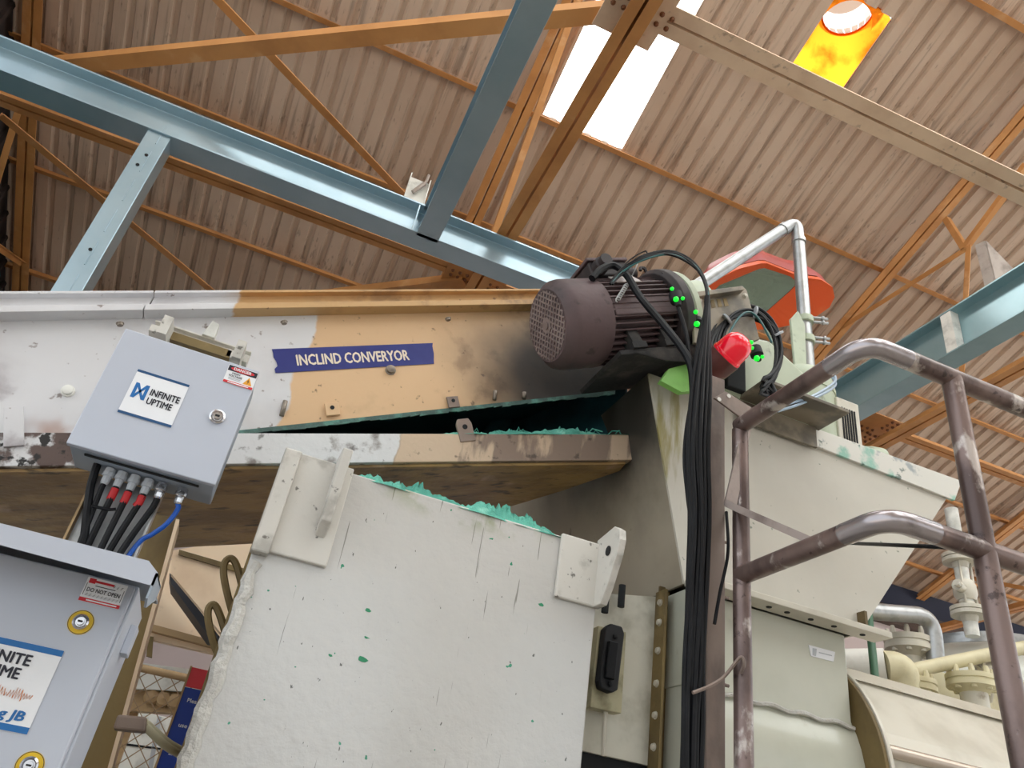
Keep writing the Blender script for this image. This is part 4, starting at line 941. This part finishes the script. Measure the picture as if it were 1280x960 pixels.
b = B(); b.tube([V(xa+.002, yb, 0), V(xa+.002, yb, ZT-.01)], rp_*.95, 16); b.obj('leg', M_pipe, hr)
b = B(); b.tube([V(2.9, ya, 0), V(2.9, ya, ZT)], rp_, 16); b.obj('leg', M_pipe, hr)
b = B(); pl_ = [at(x, y, Y=1.44) for x, y in ((893, 497), (907, 489), (941, 510), (938, 530), (929, 524))]
b.plate(pl_, (0, .006, 0)); fp_ = b.obj('fixing_plate', M_post, hr, .0015)
for x, y in ((899, 499), (911, 495)):
    b = B(); b.lathe([(0, .006), (.001, .006)], at(x, y, Y=1.4385), -Y_, 10); b.obj('bolt_hole', M_lug, fp_)
b = B(); q = [at(x, y, Y=1.425) for x, y in ((931, 522), (941, 526), (921, 632), (906, 630))]; b.plate(q, (0, .006, 0))
b.obj('strap', M_strap, hr)
s0, s1 = at(911, 631, Y=1.425), V(xa, 1.20, ZL+.012)
b = B(); b.sweep(rect(.024, .016), s0, s1); b.obj('strap', M_strap, hr)
# tie wire on post
b = B(); b.tube(smooth_path([at(866, 866, Y=1.44), at(886, 858, Y=1.44), at(905, 846, Y=1.44), at(925, 822, Y=1.415), at(930, 830, Y=1.41), at(926, 842, Y=1.42)]), .004, 6); tag(b.obj('tie_wire', M_post), 'twisted tie wire holding the cables to the handrail leg', 'wire')

# ================================================================== JUNCTION BOX
jb = thing('junction_box', 'small grey wall box with a white logo label and six cable glands', 'junction box', V(-.234, 1.565, 2.139))
bx0, bx1, by0, by1, bz0, bz1 = -.368, -.096, 1.5, 1.63, 2.137, 2.402
b = B(); b.box((bx0+.003, by0+.016, bz0+.002), (bx1-.003, by1, bz1-.002)); b.obj('body', M_cabdark, jb, .003)
b = B(); b.box((bx0, by0, bz0), (bx1, by0+.014, bz1)); dr = b.obj('door', M_cab, jb, .002)
b = B(); zc = bz0; b.box((bx0+.03, by0+.03, bz0-.0015), (bx1-.03, by0+.037, bz0+.001)); b.obj('bottom_slot', M_dark, jb)
RX, RZ = X_, Z_
def on_front(px_, y0): return at(*px_, Y=y0)
# logo label
l0, l1, l2, l3 = [at(x, y, Y=by0-.0008) for x, y in ((172, 462), (237, 481.5), (214, 534), (147, 515))]
lw = ((l1-l0).length+(l2-l3).length)/2; lh = abs((l0.z+l1.z-l2.z-l3.z)/2); lc = (l0+l1+l2+l3)/4
def lab_plate(c, w_, h, mat, parent, name, lift=.0004):
    b = B(); b.plate([c+V(-w_/2, -lift, -h/2), c+V(w_/2, -lift, -h/2), c+V(w_/2, -lift, h/2), c+V(-w_/2, -lift, h/2)], (0, lift*.5, 0)); return b.obj(name, mat, parent)
ll = lab_plate(lc, lw, lh, M_label, dr, 'logo_label'); ll['label'] = 'white label with blue bow tie logo and black lettering'
for s_ in (-1, 1): lab_plate(lc+V(0, -.0003, s_*lh*.48), lw, lh*.055, M_ldark, ll, 'band')
text('INFINITE', M_ink, ll, lc+V(lw*.17, -.0006, lh*.10), X_, Z_, lw*.56, lh*.15, bold=.03)
text('UPTIME', M_ink, ll, lc+V(lw*.13, -.0006, -lh*.10), X_, Z_, lw*.48, lh*.15, bold=.03)
def bowtie(parent, c, w_, h, mat):
    """two mirrored open triangles that meet in the middle"""
    b = B(); t = w_*.24
    for s_ in (-1, 1):
        o = [c+V(s_*w_/2, 0, h/2), c+V(0, 0, 0), c+V(s_*w_/2, 0, -h/2)]
        b.plate([o[0], c+V(s_*w_/2-s_*t, 0, h/2), c+V(-s_*t*.4, 0, 0), o[1]+V(s_*t*.4, 0, 0)], (0, -.0004, 0))
        b.plate([o[2], c+V(s_*w_/2-s_*t, 0, -h/2), c+V(-s_*t*.4, 0, 0), o[1]+V(s_*t*.4, 0, 0)], (0, -.0004, 0))
        b.plate([o[0], o[2], c+V(s_*w_/2-s_*t*.9, 0, -h/2), c+V(s_*w_/2-s_*t*.9, 0, h/2)], (0, -.00035, 0))
    return b.obj('logo', mat, parent)
bowtie(ll, lc+V(-lw*.29, -.0006, lh*.05), lw*.26, lh*.34, M_lblue)
# danger sticker
d0, d1, d2, d3 = [at(x, y, Y=by0-.0008) for x, y in ((286, 456), (323, 466), (316, 488), (278, 477))]
dw = (d1-d0).length; dh = abs((d0.z+d1.z-d2.z-d3.z)/2); dc = (d0+d1+d2+d3)/4
dl = lab_plate(dc, dw, dh, M_label, dr, 'danger_sticker'); dl['label'] = 'white danger high voltage sticker with orange triangle'
lab_plate(dc+V(0, -.0003, dh*.33), dw*.97, dh*.30, M_ink, dl, 'black_band')
b = B(); n = 20; b.plate([dc+V(math.cos(2*math.pi*k/n)*dw*.40, -.0009, dh*.33+math.sin(2*math.pi*k/n)*dh*.125) for k in range(n)], (0, .0003, 0)); b.obj('red_oval', M_lred, dl)
text('DANGER', M_label, dl, dc+V(0, -.0010, dh*.33), X_, Z_, dw*.6, dh*.16, bold=.03)
text('HIGH', M_ink, dl, dc+V(-dw*.17, -.0004, dh*.08), X_, Z_, dw*.26, dh*.10, bold=.02)
text('VOLTAGE', M_ink, dl, dc+V(-dw*.17, -.0004, -dh*.07), X_, Z_, dw*.46, dh*.11, bold=.02)
lab_plate(dc+V(-dw*.17, -.0004, -dh*.19), dw*.4, dh*.03, M_plasticgrey, dl, 'small_print'); lab_plate(dc+V(-dw*.17, -.0004, -dh*.26), dw*.4, dh*.03, M_plasticgrey, dl, 'small_print')
lab_plate(dc+V(0, -.0003, -dh*.43), dw*.98, dh*.13, M_lred, dl, 'red_band'); lab_plate(dc+V(0, -.0006, -dh*.43), dw*.7, dh*.05, M_label, dl, 'small_print')
b = B(); c = dc+V(dw*.28, -.0007, -dh*.12); b.plate([c+V(-dw*.15, 0, -dh*.19), c+V(dw*.15, 0, -dh*.19), c+V(0, 0, dh*.23)], (0, .0003, 0)); b.obj('warning_triangle', M_lorange, dl)
b = B(); b.plate([c+V(.0, -.0004, dh*.13), c+V(-dw*.035, -.0004, -dh*.02), c+V(0, -.0004, -dh*.02), c+V(-dw*.01, -.0004, -dh*.14), c+V(dw*.035, -.0004, .01*dh), c+V(.005*dw, -.0004, .01*dh)], (0, .0002, 0)); b.obj('flash_mark', M_ink, dl)
# lock
def lock(c, r, parent):
    b = B(); b.lathe([(0, r), (.004, r), (.006, r*.8), (.003, r*.62), (.003, r*.5), (.008, r*.45), (.008, 0)], c, -Y_, 24); k = b.obj('lock', M_chrome, parent)
    b = B(); b.obox(c+V(0, -.009, 0), (r*.28, 0, 0), (0, .0008, 0), (0, 0, r*.1)); b.obj('key_slot', M_dark, k); return k
lock(at(271.5, 521.5, Y=by0), .0155, dr)
# glands and the cables below
Zg = bz0; gl_ = [((138, 590), 0), ((153, 594), 0), ((169, 599), 0), ((186, 604), 0), ((203, 610), 1), ((228, 617), 1)]
GK = 'cables dropping from the junction box glands'
def pcable(P, r, label, mat=M_black): 
    b = B(); b.tube(smooth_path(P, 6), r, 8); return tag(b.obj('cable', mat), label, 'cable', GK)
ends = [(-.285, 1.585, 1.93), (-.275, 1.59, 1.93), (-.252, 1.585, 1.93), (-.242, 1.59, 1.93), (-.225, 1.585, 1.93)]
for k, (q, big) in enumerate(gl_):
    c = at(*q, Z=Zg-.004); c.z = Zg; c.y = 1.572; g = .0105 if big else .0095
    m_ = M_chrome if big else M_plasticgrey
    b = B(); b.lathe([(0, g), (.008, g), (.008, g*1.15), (.017, g*1.15), (.017, g*.85), (.022, g*.85), (.03, g*.8), (.034, g*.55)], c, -Z_, 8 if not big else 14, smooth=False); go = b.obj('cable_gland', m_, jb, .0008)
    if k < 5:
        e = Vector(ends[k]); mid = c.lerp(e, .55)
        pcable([c+V(0, 0, -.028), c+V(0, 0, -.05), mid+V(.0, .0, -.01), e, e-V(0, 0, .05)], .0062 if k else .0052, ['black cable from the first grey gland, unmarked', 'black cable with a red sleeve below the second grey gland', 'black cable with a red sleeve below the third grey gland', 'black cable with a red sleeve below the fourth grey gland', 'black cable from the chrome gland beside the blue cable'][k])
        if k in (1, 2, 3):
            o = bpy.data.objects[f'cable.{len([x for x in bpy.data.objects if x.name.startswith("cable.")]):03d}'] if False else [x for x in bpy.data.objects if x.get('label', '').endswith(f'below the {["", "second", "third", "fourth"][k]} grey gland')][0]
            b = B(); b.tube([c+V(0, 0, -.036), c+V(0, 0, -.05), c.lerp(mid, .5)+V(0, 0, -.015)][:2]+[c+V((mid.x-c.x)*.3, (mid.y-c.y)*.3, -.058)], .0074, 10); b.obj('red_sleeve', M_red, o)
    else:
        pcable([c+V(0, 0, -.03), at(222, 637, Y=1.57), at(208, 655, Y=1.57), at(190, 668, Y=1.58), at(172, 680, Y=1.585), V(-.215, 1.59, 1.93)], .0048, 'bright blue cable curving from the chrome gland', M_bluecable)
c = at(121, 582, Z=Zg); c.y = 1.575
pcable([c+V(0, 0, .004), c+V(.006, 0, -.04), c+V(.02, 0, -.09), c+V(.035, .01, -.15), V(-.295, 1.59, 1.92)], .0075, 'thick black cable entering the box without a gland')
b = B(); q = at(137, 637, Y=1.57); b.tube([q+V(.01, 0, .004), q, q-V(.03, .01, .005)], .003, 6); tag(b.obj('zip_tie', M_black), 'black zip tie on the cables below the grey box', 'zip tie')
# mounting strut behind the box
ms = thing('mounting_strut', 'white slotted strut with clips above the small grey box', 'strut', at(250, 430, Y=1.72))
c0, c1 = at(192, 405, Y=1.71), at(312, 446, Y=1.71); c1.z = c0.z
b = B(); b.sweep([(-.02, -.013), (.0, -.013), (.0, -.009), (-.016, -.009), (-.016, .009), (0, .009), (0, .013), (-.02, .013)], c0, c1); b.obj('channel', M_lug, ms, .001)
b = B(); b.box((c0.x+.03, 1.69, c0.z-.035), (c1.x-.04, 1.72, c0.z-.014)); b.obj('slot_liner', M_olive, ms)
b = B(); b.box((c0.x, 1.69, c0.z-.03), (c0.x+.045, 1.73, c0.z-.012)); b.obj('spacer', M_lug, ms, .001)
b = B(); b.box((c1.x-.05, 1.69, c0.z-.032), (c1.x, 1.73, c0.z-.012)); b.obj('spacer', M_lug, ms, .001)
q = at(252, 420, Y=1.71); b = B(); b.plate([V(q.x, 1.70, c0.z+.01), V(q.x+.03, 1.70, c0.z+.01), V(q.x+.028, 1.70, c0.z+.05), V(q.x+.01, 1.70, c0.z+.055)], (0, .03, 0)); b.obj('clip', M_white_st, ms, .002)
for x in (c0.x+.03, c1.x-.03):
    b = B(); b.box((x, 1.63, c0.z-.06), (x+.02, 1.70, c0.z-.012)); b.box((x, 1.725, c0.z-.01), (x+.02, 1.947, c0.z)); b.obj('stand_off', M_lug, ms)
# vertical cable tray down to the panel
ty = thing('cable_tray', 'narrow galvanised cable tray between the two grey boxes', 'cable tray', V(-.25, 1.63, 1.0))
t0, t1 = -.318, -.188
b = B(); b.box((t0, 1.61, 1.0), (t1, 1.613, 2.13)); b.obj('back', M_galv, ty)
for x in (t0, t1-.004): b = B(); b.box((x, 1.585, 1.0), (x+.004, 1.61, 2.13)); b.obj('side_wall', M_tan if x == t0 else M_galv, ty)

# ================================================================== HOODED PANEL
pn = thing('control_panel', 'larger grey panel under a sloping hood with yellow ringed locks', 'control panel', V(-.45, 1.25, 1.0))
py0 = 1.15; p1 = -.122; p0 = -.75; pz1 = 1.85; pz0 = 1.25
b = B(); b.box((p0, py0+.02, pz0), (p1+.004, py0+.22, pz1)); b.obj('body', M_cab, pn, .003)
b = B(); b.box((p0, py0, pz0), (p1, py0+.017, pz1-.004)); pd_ = b.obj('door', M_cab, pn, .0025)
b = B(); b.box((p0, py0+.017, pz0+.01), (p1-.002, py0+.02, pz1-.01)); b.obj('gasket', M_blackg, pn)
h0 = at(190, 702, Y=1.045); hx1 = -.092; hz = h0.z
b = B(); ch_ = .016
b.plate([V(p0, 1.045, hz-.014), V(hx1, 1.045, hz-.028), V(hx1, 1.045, hz-.012), V(hx1-ch_, 1.045, hz), V(p0, 1.045, hz)], (0, .003, 0)); hd = b.obj('hood_fascia', M_cab, pn)
b = B(); b.plate([V(p0, 1.048, hz), V(hx1-ch_, 1.048, hz), V(hx1-ch_, 1.42, hz+.03), V(p0, 1.42, hz+.03)], (0, 0, -.003)); b.plate([V(hx1-ch_, 1.048, hz), V(hx1, 1.048, hz-.012), V(hx1, 1.16, hz-.002), V(hx1-ch_, 1.16, hz+.0095)], (0, 0, -.003)); b.obj('hood_top', M_cabdark, pn)
b = B(); b.plate([V(hx1, 1.045, hz-.044), V(hx1, 1.045, hz-.012), V(hx1, 1.16, hz-.003), V(hx1, 1.16, hz-.02), V(hx1, 1.07, hz-.05)], (-.003, 0, 0)); b.obj('hood_side', M_cabdark, pn)
b = B(); b.box((p0+.05, py0+.22, .0), (p0+.1, py0+.27, pz1-.1)); b.box((p1-.1, py0+.22, .0), (p1-.05, py0+.27, pz1-.1)); b.obj('stand', M_olive, pn)
b = B(); q = at(180, 767, Y=py0+.1); b.box((p1+.004, py0+.10, 1.775), (p1+.014, py0+.14, 1.815)); b.obj('hinge', M_cab, pn, .001)
for q in ((101, 778), (37, 957)):
    c = at(*q, Y=py0); b = B(); b.lathe([(0, .0155), (.0008, .0155), (.0008, 0)], c, -Y_, 32); rg2 = b.obj('lock_ring', M_yel, pd_, label='yellow ring round the lock')
    b = B(); b.lathe([(.0008, .0150), (.0011, .0150), (.0011, .0143), (.0008, .0143)], c, -Y_, 32, closed=True); b.obj('ring_line', M_ink, rg2)
    lock(c+V(0, -.001, 0), .0098, rg2)
# logo label on the panel
R0, R1, R2 = at(78, 813, Y=py0-.0008), at(36, 919, Y=py0-.0008), None
sw_, sh_ = .135, abs(R0.z-R1.z); sc = V((R0.x+R1.x)/2-sw_/2, py0-.0006, (R0.z+R1.z)/2)
sl = lab_plate(sc, sw_, sh_, M_label, pd_, 'logo_label'); sl['label'] = 'white label with blue bands, wave trace and lettering'
for s_ in (-1, 1): lab_plate(sc+V(0, -.0003, s_*sh_*.46), sw_, sh_*.075, M_lblue, sl, 'band')
rr_ = sc.x+sw_/2
text('INFINITE', M_ink, sl, V(rr_-.030, sc.y-.0005, sc.z+sh_*.30), X_, Z_, .068, sh_*.135, bold=.03, align='RIGHT')
text('UPTIME', M_ink, sl, V(rr_-.0355, sc.y-.0005, sc.z+sh_*.13), X_, Z_, .058, sh_*.135, bold=.03, align='RIGHT')
text('Monitoring JB', M_lblue, sl, V(rr_-.010, sc.y-.0005, sc.z-sh_*.335), X_, Z_, .104, sh_*.15, bold=.035, shear=.12, align='RIGHT')
bowtie(sl, V(rr_-.118, sc.y-.0005, sc.z+sh_*.22), .03, .033, M_lblue)
b = B(); rnd = random.Random(2); P = []
for k in range(64):
    a = (.3+.7*abs(math.sin(k*.21)))*sh_*.085; P.append(V(rr_-.012-.1*(1-k/63), sc.y-.0006, sc.z-sh_*.10+(a if k % 2 else -a)*rnd.uniform(.2, 1)))
b.tube(P, .0006, 4); b.obj('wave_trace', M_wave, sl)
# do-not-open sticker
s0, s1, s2, s3 = [at(x, y, Y=py0-.0008) for x, y in ((112, 720), (159, 733), (149, 763), (97, 749))]
dw = ((s1-s0).length+(s2-s3).length)/2; dh = abs((s0.z+s1.z-s2.z-s3.z)/2); dc = (s0+s1+s2+s3)/4
dl = lab_plate(dc, dw, dh, M_label, pd_, 'warning_sticker'); dl['label'] = 'white sticker reading do not open with red bands'
text('DO NOT OPEN', M_ink, dl, dc+V(0, -.0005, 0), X_, Z_, dw*.82, dh*.17, bold=.02)
lab_plate(dc+V(0, -.0003, -dh*.42), dw, dh*.15, M_lred, dl, 'red_band'); lab_plate(dc+V(dw*.05, -.0006, -dh*.42), dw*.75, dh*.05, M_label, dl, 'small_print')
lab_plate(dc+V(-dw*.12, -.0003, dh*.36), dw*.6, dh*.09, M_lred, dl, 'red_band'); lab_plate(dc+V(-dw*.36, -.0004, dh*.36), dw*.16, dh*.2, M_lred, dl, 'mark')
for sx in (-1, 1): lab_plate(dc+V(sx*dw*.46, -.0003, 0), dw*.012, dh*.5, M_ink, dl, 'frame_line')
lab_plate(dc+V(0, -.0003, dh*.19), dw*.5, dh*.03, M_ink, dl, 'small_print')
for k in range(9):
    for zz_, rng in ((-.2, range(9)), (.32, range(6, 9))):
        if k in rng:
            c = dc+V(dw*(-.38+.095*k), -.0004, dh*zz_); b = B(); b.plate([c+V(-dw*.03, 0, -dh*.06), c+V(0, 0, -dh*.06), c+V(dw*.035, 0, dh*.06), c+V(dw*.005, 0, dh*.06)], (0, .0002, 0)); b.obj('hatch_stripe', M_ink, dl)

# ================================================================== BACKGROUND BELOW THE CONVEYOR
YB = 3.6
def bgplate(name, label, cat, pts, Y, th, mat, bev=.003):
    b = B(); pxp(b, pts, Y, th); return tag(b.obj(name, mat, None, bev), label, cat)
# cream duct wall with a dark gap
def floor_leg(o, x, y, z, mat):
    b = B(); b.box((x-.04, y, 0), (x+.04, y+.05, z)); b.obj('leg', mat, o)
pa_ = thing('cladding_panel', 'cream sheet panel with a sloped edge below the conveyor', 'panel', at(260, 780, Y=YB))
b = B(); pxp(b, [(215, 688), (240, 684), (345, 660), (345, 790), (275, 790), (214, 717)], YB, .05); b.obj('sheet', M_clad, pa_)
b = B(); pxp(b, [(224, 687), (345, 722), (345, 729), (223, 693)], YB-.012, .012); b.obj('edge_strip', M_olive, pa_)
floor_leg(pa_, at(330, 800, Y=YB).x, YB+.06, 2.2, M_clad)
pb = thing('cladding_panel', 'lower cream panel with a bolted flange above the wire mesh', 'panel', at(240, 840, Y=YB+.4))
Y2 = YB+.35
b = B(); pxp(b, [(180, 800), (214, 712), (290, 800), (340, 860), (340, 830), (180, 782)], Y2+.3, .05)
b = B(); pxp(b, [(190, 700), (345, 700), (345, 835), (170, 795)], Y2+.2, .05); b.obj('sheet', M_clad, pb)
b = B(); pxp(b, [(190, 780), (345, 822), (345, 830), (188, 788)], Y2+.15, .05); b.obj('flange', M_tan, pb)
b = B(); pxp(b, [(212, 716), (222, 728), (278, 800), (262, 797), (214, 730)], YB+.3, .2); b.obj('dark_gap_beam', simple('dark navy beam', '#20242e', .6), pb)
b = B(); pxp(b, [(185, 795), (192, 796), (190, 822), (183, 820)], Y2+.18, .02); b.obj('hinge', M_olive, pb)
b = B(); c = at(330, 900, Y=Y2+.25); b.box((c.x, Y2+.25, 0), (c.x+.1, Y2+.3, 2.6)); b.obj('leg', M_clad, pb)
tr_ = thing('tray', 'tan ribbed tray behind the wire mesh fence', 'tray', at(210, 880, Y=4.4))
b = B(); pxp(b, [(150, 825), (345, 850), (345, 870), (150, 860)], 4.35, .1); b.obj('lid', M_white_st, tr_)
b = B(); pxp(b, [(120, 850), (345, 865), (345, 898), (120, 886)], 4.4, .1); b.obj('trough', M_tan, tr_)
for k in range(7):
    c = at(190+k*14, 871+k*2.5, Y=4.38); b = B(); b.lathe([(0, .04), (.02, .03), (.03, 0)], c, -Y_, 10); b.obj('rib', M_tan, tr_)
c = at(230, 900, Y=4.5); b = B(); b.box((c.x-.3, 4.52, 0), (c.x-.22, 4.6, c.z)); b.obj('leg', M_tan, tr_)
# wall units low down
wu = thing('wall_cupboard', 'white cupboard front seen through the wire mesh', 'cupboard', at(190, 960, Y=4.9)*1)
c = at(190, 930, Y=4.9); b = B(); b.box((c.x-.9, 4.9, 0), (c.x+.7, 5.3, c.z+.14)); b.obj('carcass', M_white_st, wu, .004)
b = B(); pxp(b, [(150, 928), (240, 940), (240, 942), (150, 931)], 4.895, .004); b.obj('door_gap', M_dark, wu)
b = B(); pxp(b, [(197, 895), (202, 896), (190, 965), (184, 965)], 4.895, .004); b.obj('door_gap', M_plasticgrey, wu)
# chain-link fence
fe = thing('mesh_fence', 'chain link wire mesh fence panel behind the blue sign', 'fence', at(200, 960, Y=3.3))
YN = 3.3; z0f, z1f = 1.2, at(190, 838, Y=YN).z; xf0, xf1 = at(150, 900, Y=YN).x-.25, at(300, 900, Y=YN).x+.3
b = B(); pit = .062
def clipseg(x0, z0, dx):
    pts = []
    n = 60
    return
k = -40
while k < 60:
    for s_ in (-1, 1):
        # zig-zag wires drawn as straight diagonals
        xs_ = xf0+k*pit if s_ > 0 else xf1-k*pit
        za, zb_ = z0f, z1f; xa_, xb2 = xs_, xs_+s_*(z1f-z0f)*.95
        lo, hi = min(xa_, xb2), max(xa_, xb2)
        if hi < xf0 or lo > xf1: continue
        def zat(x): return za+(x-xa_)/(xb2-xa_)*(zb_-za)
        p = V(max(lo, xf0), YN+s_*.002, zat(max(lo, xf0))); q = V(min(hi, xf1), YN+s_*.002, zat(min(hi, xf1)))
        b.tube([p, q], .0022, 4, cap=False)
    k += 1
tag(b.obj('wire_mesh', M_wire, fe), kind='stuff')
b = B(); b.tube([V(xf0, YN, z1f), V(xf1, YN, z1f)], .014, 8); b.obj('top_bar', M_tan, fe)
for x in (xf0, xf1): b = B(); b.tube([V(x, YN, 0), V(x, YN, z1f)], .018, 8); b.obj('fence_post', M_tan, fe)
# blue sign
YG = 2.75
sg = thing('sign_board', 'blue sign board with a red header standing behind the chute', 'sign', at(230, 960, Y=YG))
A, Bq = at(241, 834, Y=YG), at(197, 965, Y=YG); zt2 = A.z; xg = (A.x+Bq.x)/2-.005
b = B(); b.box((xg, YG, .5), (xg+.28, YG+.008, zt2-.06)); b.obj('board', M_sign, sg)
b = B(); b.box((xg, YG-.001, zt2-.058), (xg+.28, YG+.008, zt2)); b.obj('header', M_signr, sg)
b = B(); b.box((xg-.006, YG-.003, .0), (xg, YG+.012, zt2+.003)); b.obj('frame_edge', M_tan, sg)
wrd = random.Random(6)
for k, z in enumerate((.095, .17, .245, .32, .40, .47)):
    t_ = ['Please Ensure', 'use max. pcs', 'and  = -  set', 'Line angle set', '0.2  +  0', 'keep clear'][k]
    b = B()
    text(t_, M_label, sg, V(xg+.02, YG-.001, zt2-z), X_, Z_, .10 if k != 4 else .06, .012, name='sign_lettering', bold=.01, align='LEFT')
# conduit clamp
cc = thing('conduit', 'two pale conduits leaving a dark clamp block on the column', 'conduit', at(180, 915, Y=1.7))
b = B(); pxp(b, [(147, 893), (184, 896), (182, 915), (141, 911)], 1.66, .05); b.obj('clamp_block', M_post, cc, .004)
for d in (0, 5):
    b = B(); b.tube(smooth_path([at(180, 903+d*.6, Y=1.69), at(205, 925+d, Y=1.75), at(222, 936+d, Y=1.85), at(260, 955+d*2, Y=2.3)]), .008, 10); b.obj('conduit', M_conduit, cc)

# ================================================================== VESSEL WITH VALVES AT THE RIGHT
ve = thing('pressure_vessel', 'domed grey vessel with flanged nozzles beyond the casing', 'vessel', V(4.6, 3.9, 0))
vc = at(1215, 830, Y=3.6)
vx, vy = vc.x+.25, 3.7
zr = at(1130, 830, Y=3.3).z
b = B(); b.lathe([(0, .85), (zr-.0, .85)], V(vx, vy, 0), Z_, 48); b.obj('shell', M_yellow, ve)
b = B(); b.lathe([(zr, .85), (zr+.12, .80), (zr+.24, .66), (zr+.31, .5), (zr+.33, .42)], V(vx, vy, 0), Z_, 48); b.obj('dome', M_dome, ve)
b = B(); b.lathe([(zr+.33, .36), (zr+.33, .44), (zr+.37, .44), (zr+.37, .38), (zr+.41, .38), (zr+.41, 0)], V(vx, vy, 0), Z_, 40); b.obj('manway', M_galv, ve)
def nozzle(c, axis, r, h, parent, mat, nb=8):
    axis = Vector(axis).normalized(); b = B(); b.lathe([(-.12, r*.5), (0, r*.5), (h*.1, r*.62), (h*.25, r), (h*.45, r), (h*.47, r*.94), (h*.53, r*.94), (h*.55, r), (h*.75, r), (h*.75, 0)], c, axis, 28); o = b.obj('nozzle', mat, parent)
    u = axis.orthogonal().normalized(); v = axis.cross(u)
    for k in range(nb):
        a = 2*math.pi*k/nb; p = Vector(c)+axis*h*.12+(u*math.cos(a)+v*math.sin(a))*r*.8
        b = B(); b.lathe([(0, r*.12), (h*.8, r*.12), (h*.95, r*.08)], p, axis, 8); b.obj('bolt', mat, o)
    return o
nozzle(at(1137, 822, Y=3.2), (0, 0, 1), .12, .14, ve, M_cream)
nozzle(at(1143, 872, Y=2.75), (0, 0, 1), .10, .10, ve, M_yellow)
nozzle(at(1217, 868, Y=2.75), (0, 0, 1), .11, .11, ve, M_yellow)
nozzle(at(1236, 846, Y=2.8), (-.3, -.6, .7), .07, .08, ve, M_cream)
b = B(); q0, q1 = at(1217, 866, Y=2.75), at(1200, 905, Y=2.75)
b.tube(fillet([q0, V(q0.x, 2.75, q0.z-.2), V(q0.x+.3, 2.75, q0.z-.22)], .08, 6), .06, 14); b.obj('nozzle_pipe', M_cream, ve)
b = B(); c = at(1170, 880, Y=2.95); b.box((c.x-.35, 2.95, 0), (c.x+.7, 3.0, at(1170, 838, Y=2.95).z)); b.obj('skirt', M_yellow, ve)
p2 = thing('pipe', 'yellowed long pipe rising across the vessel skirt', 'pipe', at(1125, 842, Y=2.8))
b = B(); b.tube([at(1122, 842, Y=2.8), at(1252, 815, Y=2.75), at(1380, 790, Y=2.7), at(1900, 690, Y=2.5)], .032, 16); b.obj('run', M_yellow, p2)
wp = thing('pipe', 'white thick pipe with a brown elbow beside the vessel', 'pipe', at(1060, 840, Y=2.8))
b = B(); b.tube([at(1030, 835, Y=2.95), at(1108, 835, Y=2.75)], .085, 20); b.obj('run', M_white_st, wp)
b = B(); b.tube(fillet([at(1104, 835, Y=2.75), at(1126, 836, Y=2.72), at(1130, 880, Y=2.75)], .1, 8), .075, 18); b.obj('elbow', M_yellow, wp)
gp = thing('pipe', 'galvanised pipe elbow above the white pipe', 'pipe', at(1168, 830, Y=3.1))
b = B(); b.tube(fillet([at(1060, 762, Y=3.1), at(1165, 770, Y=3.1), at(1170, 830, Y=3.1)], .16, 10), .045, 16); b.obj('run', M_galv, gp)
gr = thing('pole', 'thin green painted pole next to the white pipe', 'pole', at(1096, 858, Y=2.5))
b = B(); a0, a1 = at(1083, 765, Y=2.5), at(1094, 850, Y=2.5); b.tube([V(a1.x, 2.5, 1.9), V(a1.x, 2.5, a0.z)], .016, 8); b.obj('rod', M_greenpole, gr)
# valve stack
vl = thing('valve', 'flanged white valve stack on a standpipe above the vessel', 'valve', at(1212, 782, Y=3.3))
base = at(1214, 785, Y=3.3); zt3 = at(1198, 640, Y=3.3).z
def vz(y): return at(1206, y, Y=3.3).z
b = B(); b.tube([V(base.x, 3.3, base.z-.05), V(base.x, 3.3, zt3)], .04, 16); b.obj('standpipe', M_white_st, vl)
for y in (705, 768):
    b = B(); z = vz(y); b.lathe([(-.04, .042), (-.004, .05), (-.004, .098), (.018, .098), (.018, .086), (.025, .086), (.025, .098), (.047, .098), (.047, .05), (.08, .042)], V(base.x, 3.3, z), Z_, 24, smooth=False); b.obj('flange', M_cream, vl)
b = B(); b.lathe([(0, .05), (.03, .065), (.09, .065), (.12, .05)], V(base.x, 3.3, vz(750)), Z_, 18); b.obj('valve_body', M_cream, vl)
b = B(); z = vz(738); b.tube([V(base.x, 3.3, z), V(base.x-.12, 3.25, z-.01)], .03, 10); b.tube([V(base.x-.10, 3.25, z-.01), V(base.x-.16, 3.22, z-.01)], .018, 8); b.obj('stem', M_cream, vl)
for dx in (-.045, .045):
    b = B(); b.tube([V(base.x+dx, 3.27, vz(768)), V(base.x+dx, 3.27, vz(705))], .008, 6); b.obj('stay_bolt', M_cream, vl)
b = B(); b.tube([at(1040, 678, Y=1.735), at(1228, 686, Y=1.03)], .005, 8)
tag(b.obj('cable', M_black), 'thin dark cable stretched behind the lower bent rail', 'cable')
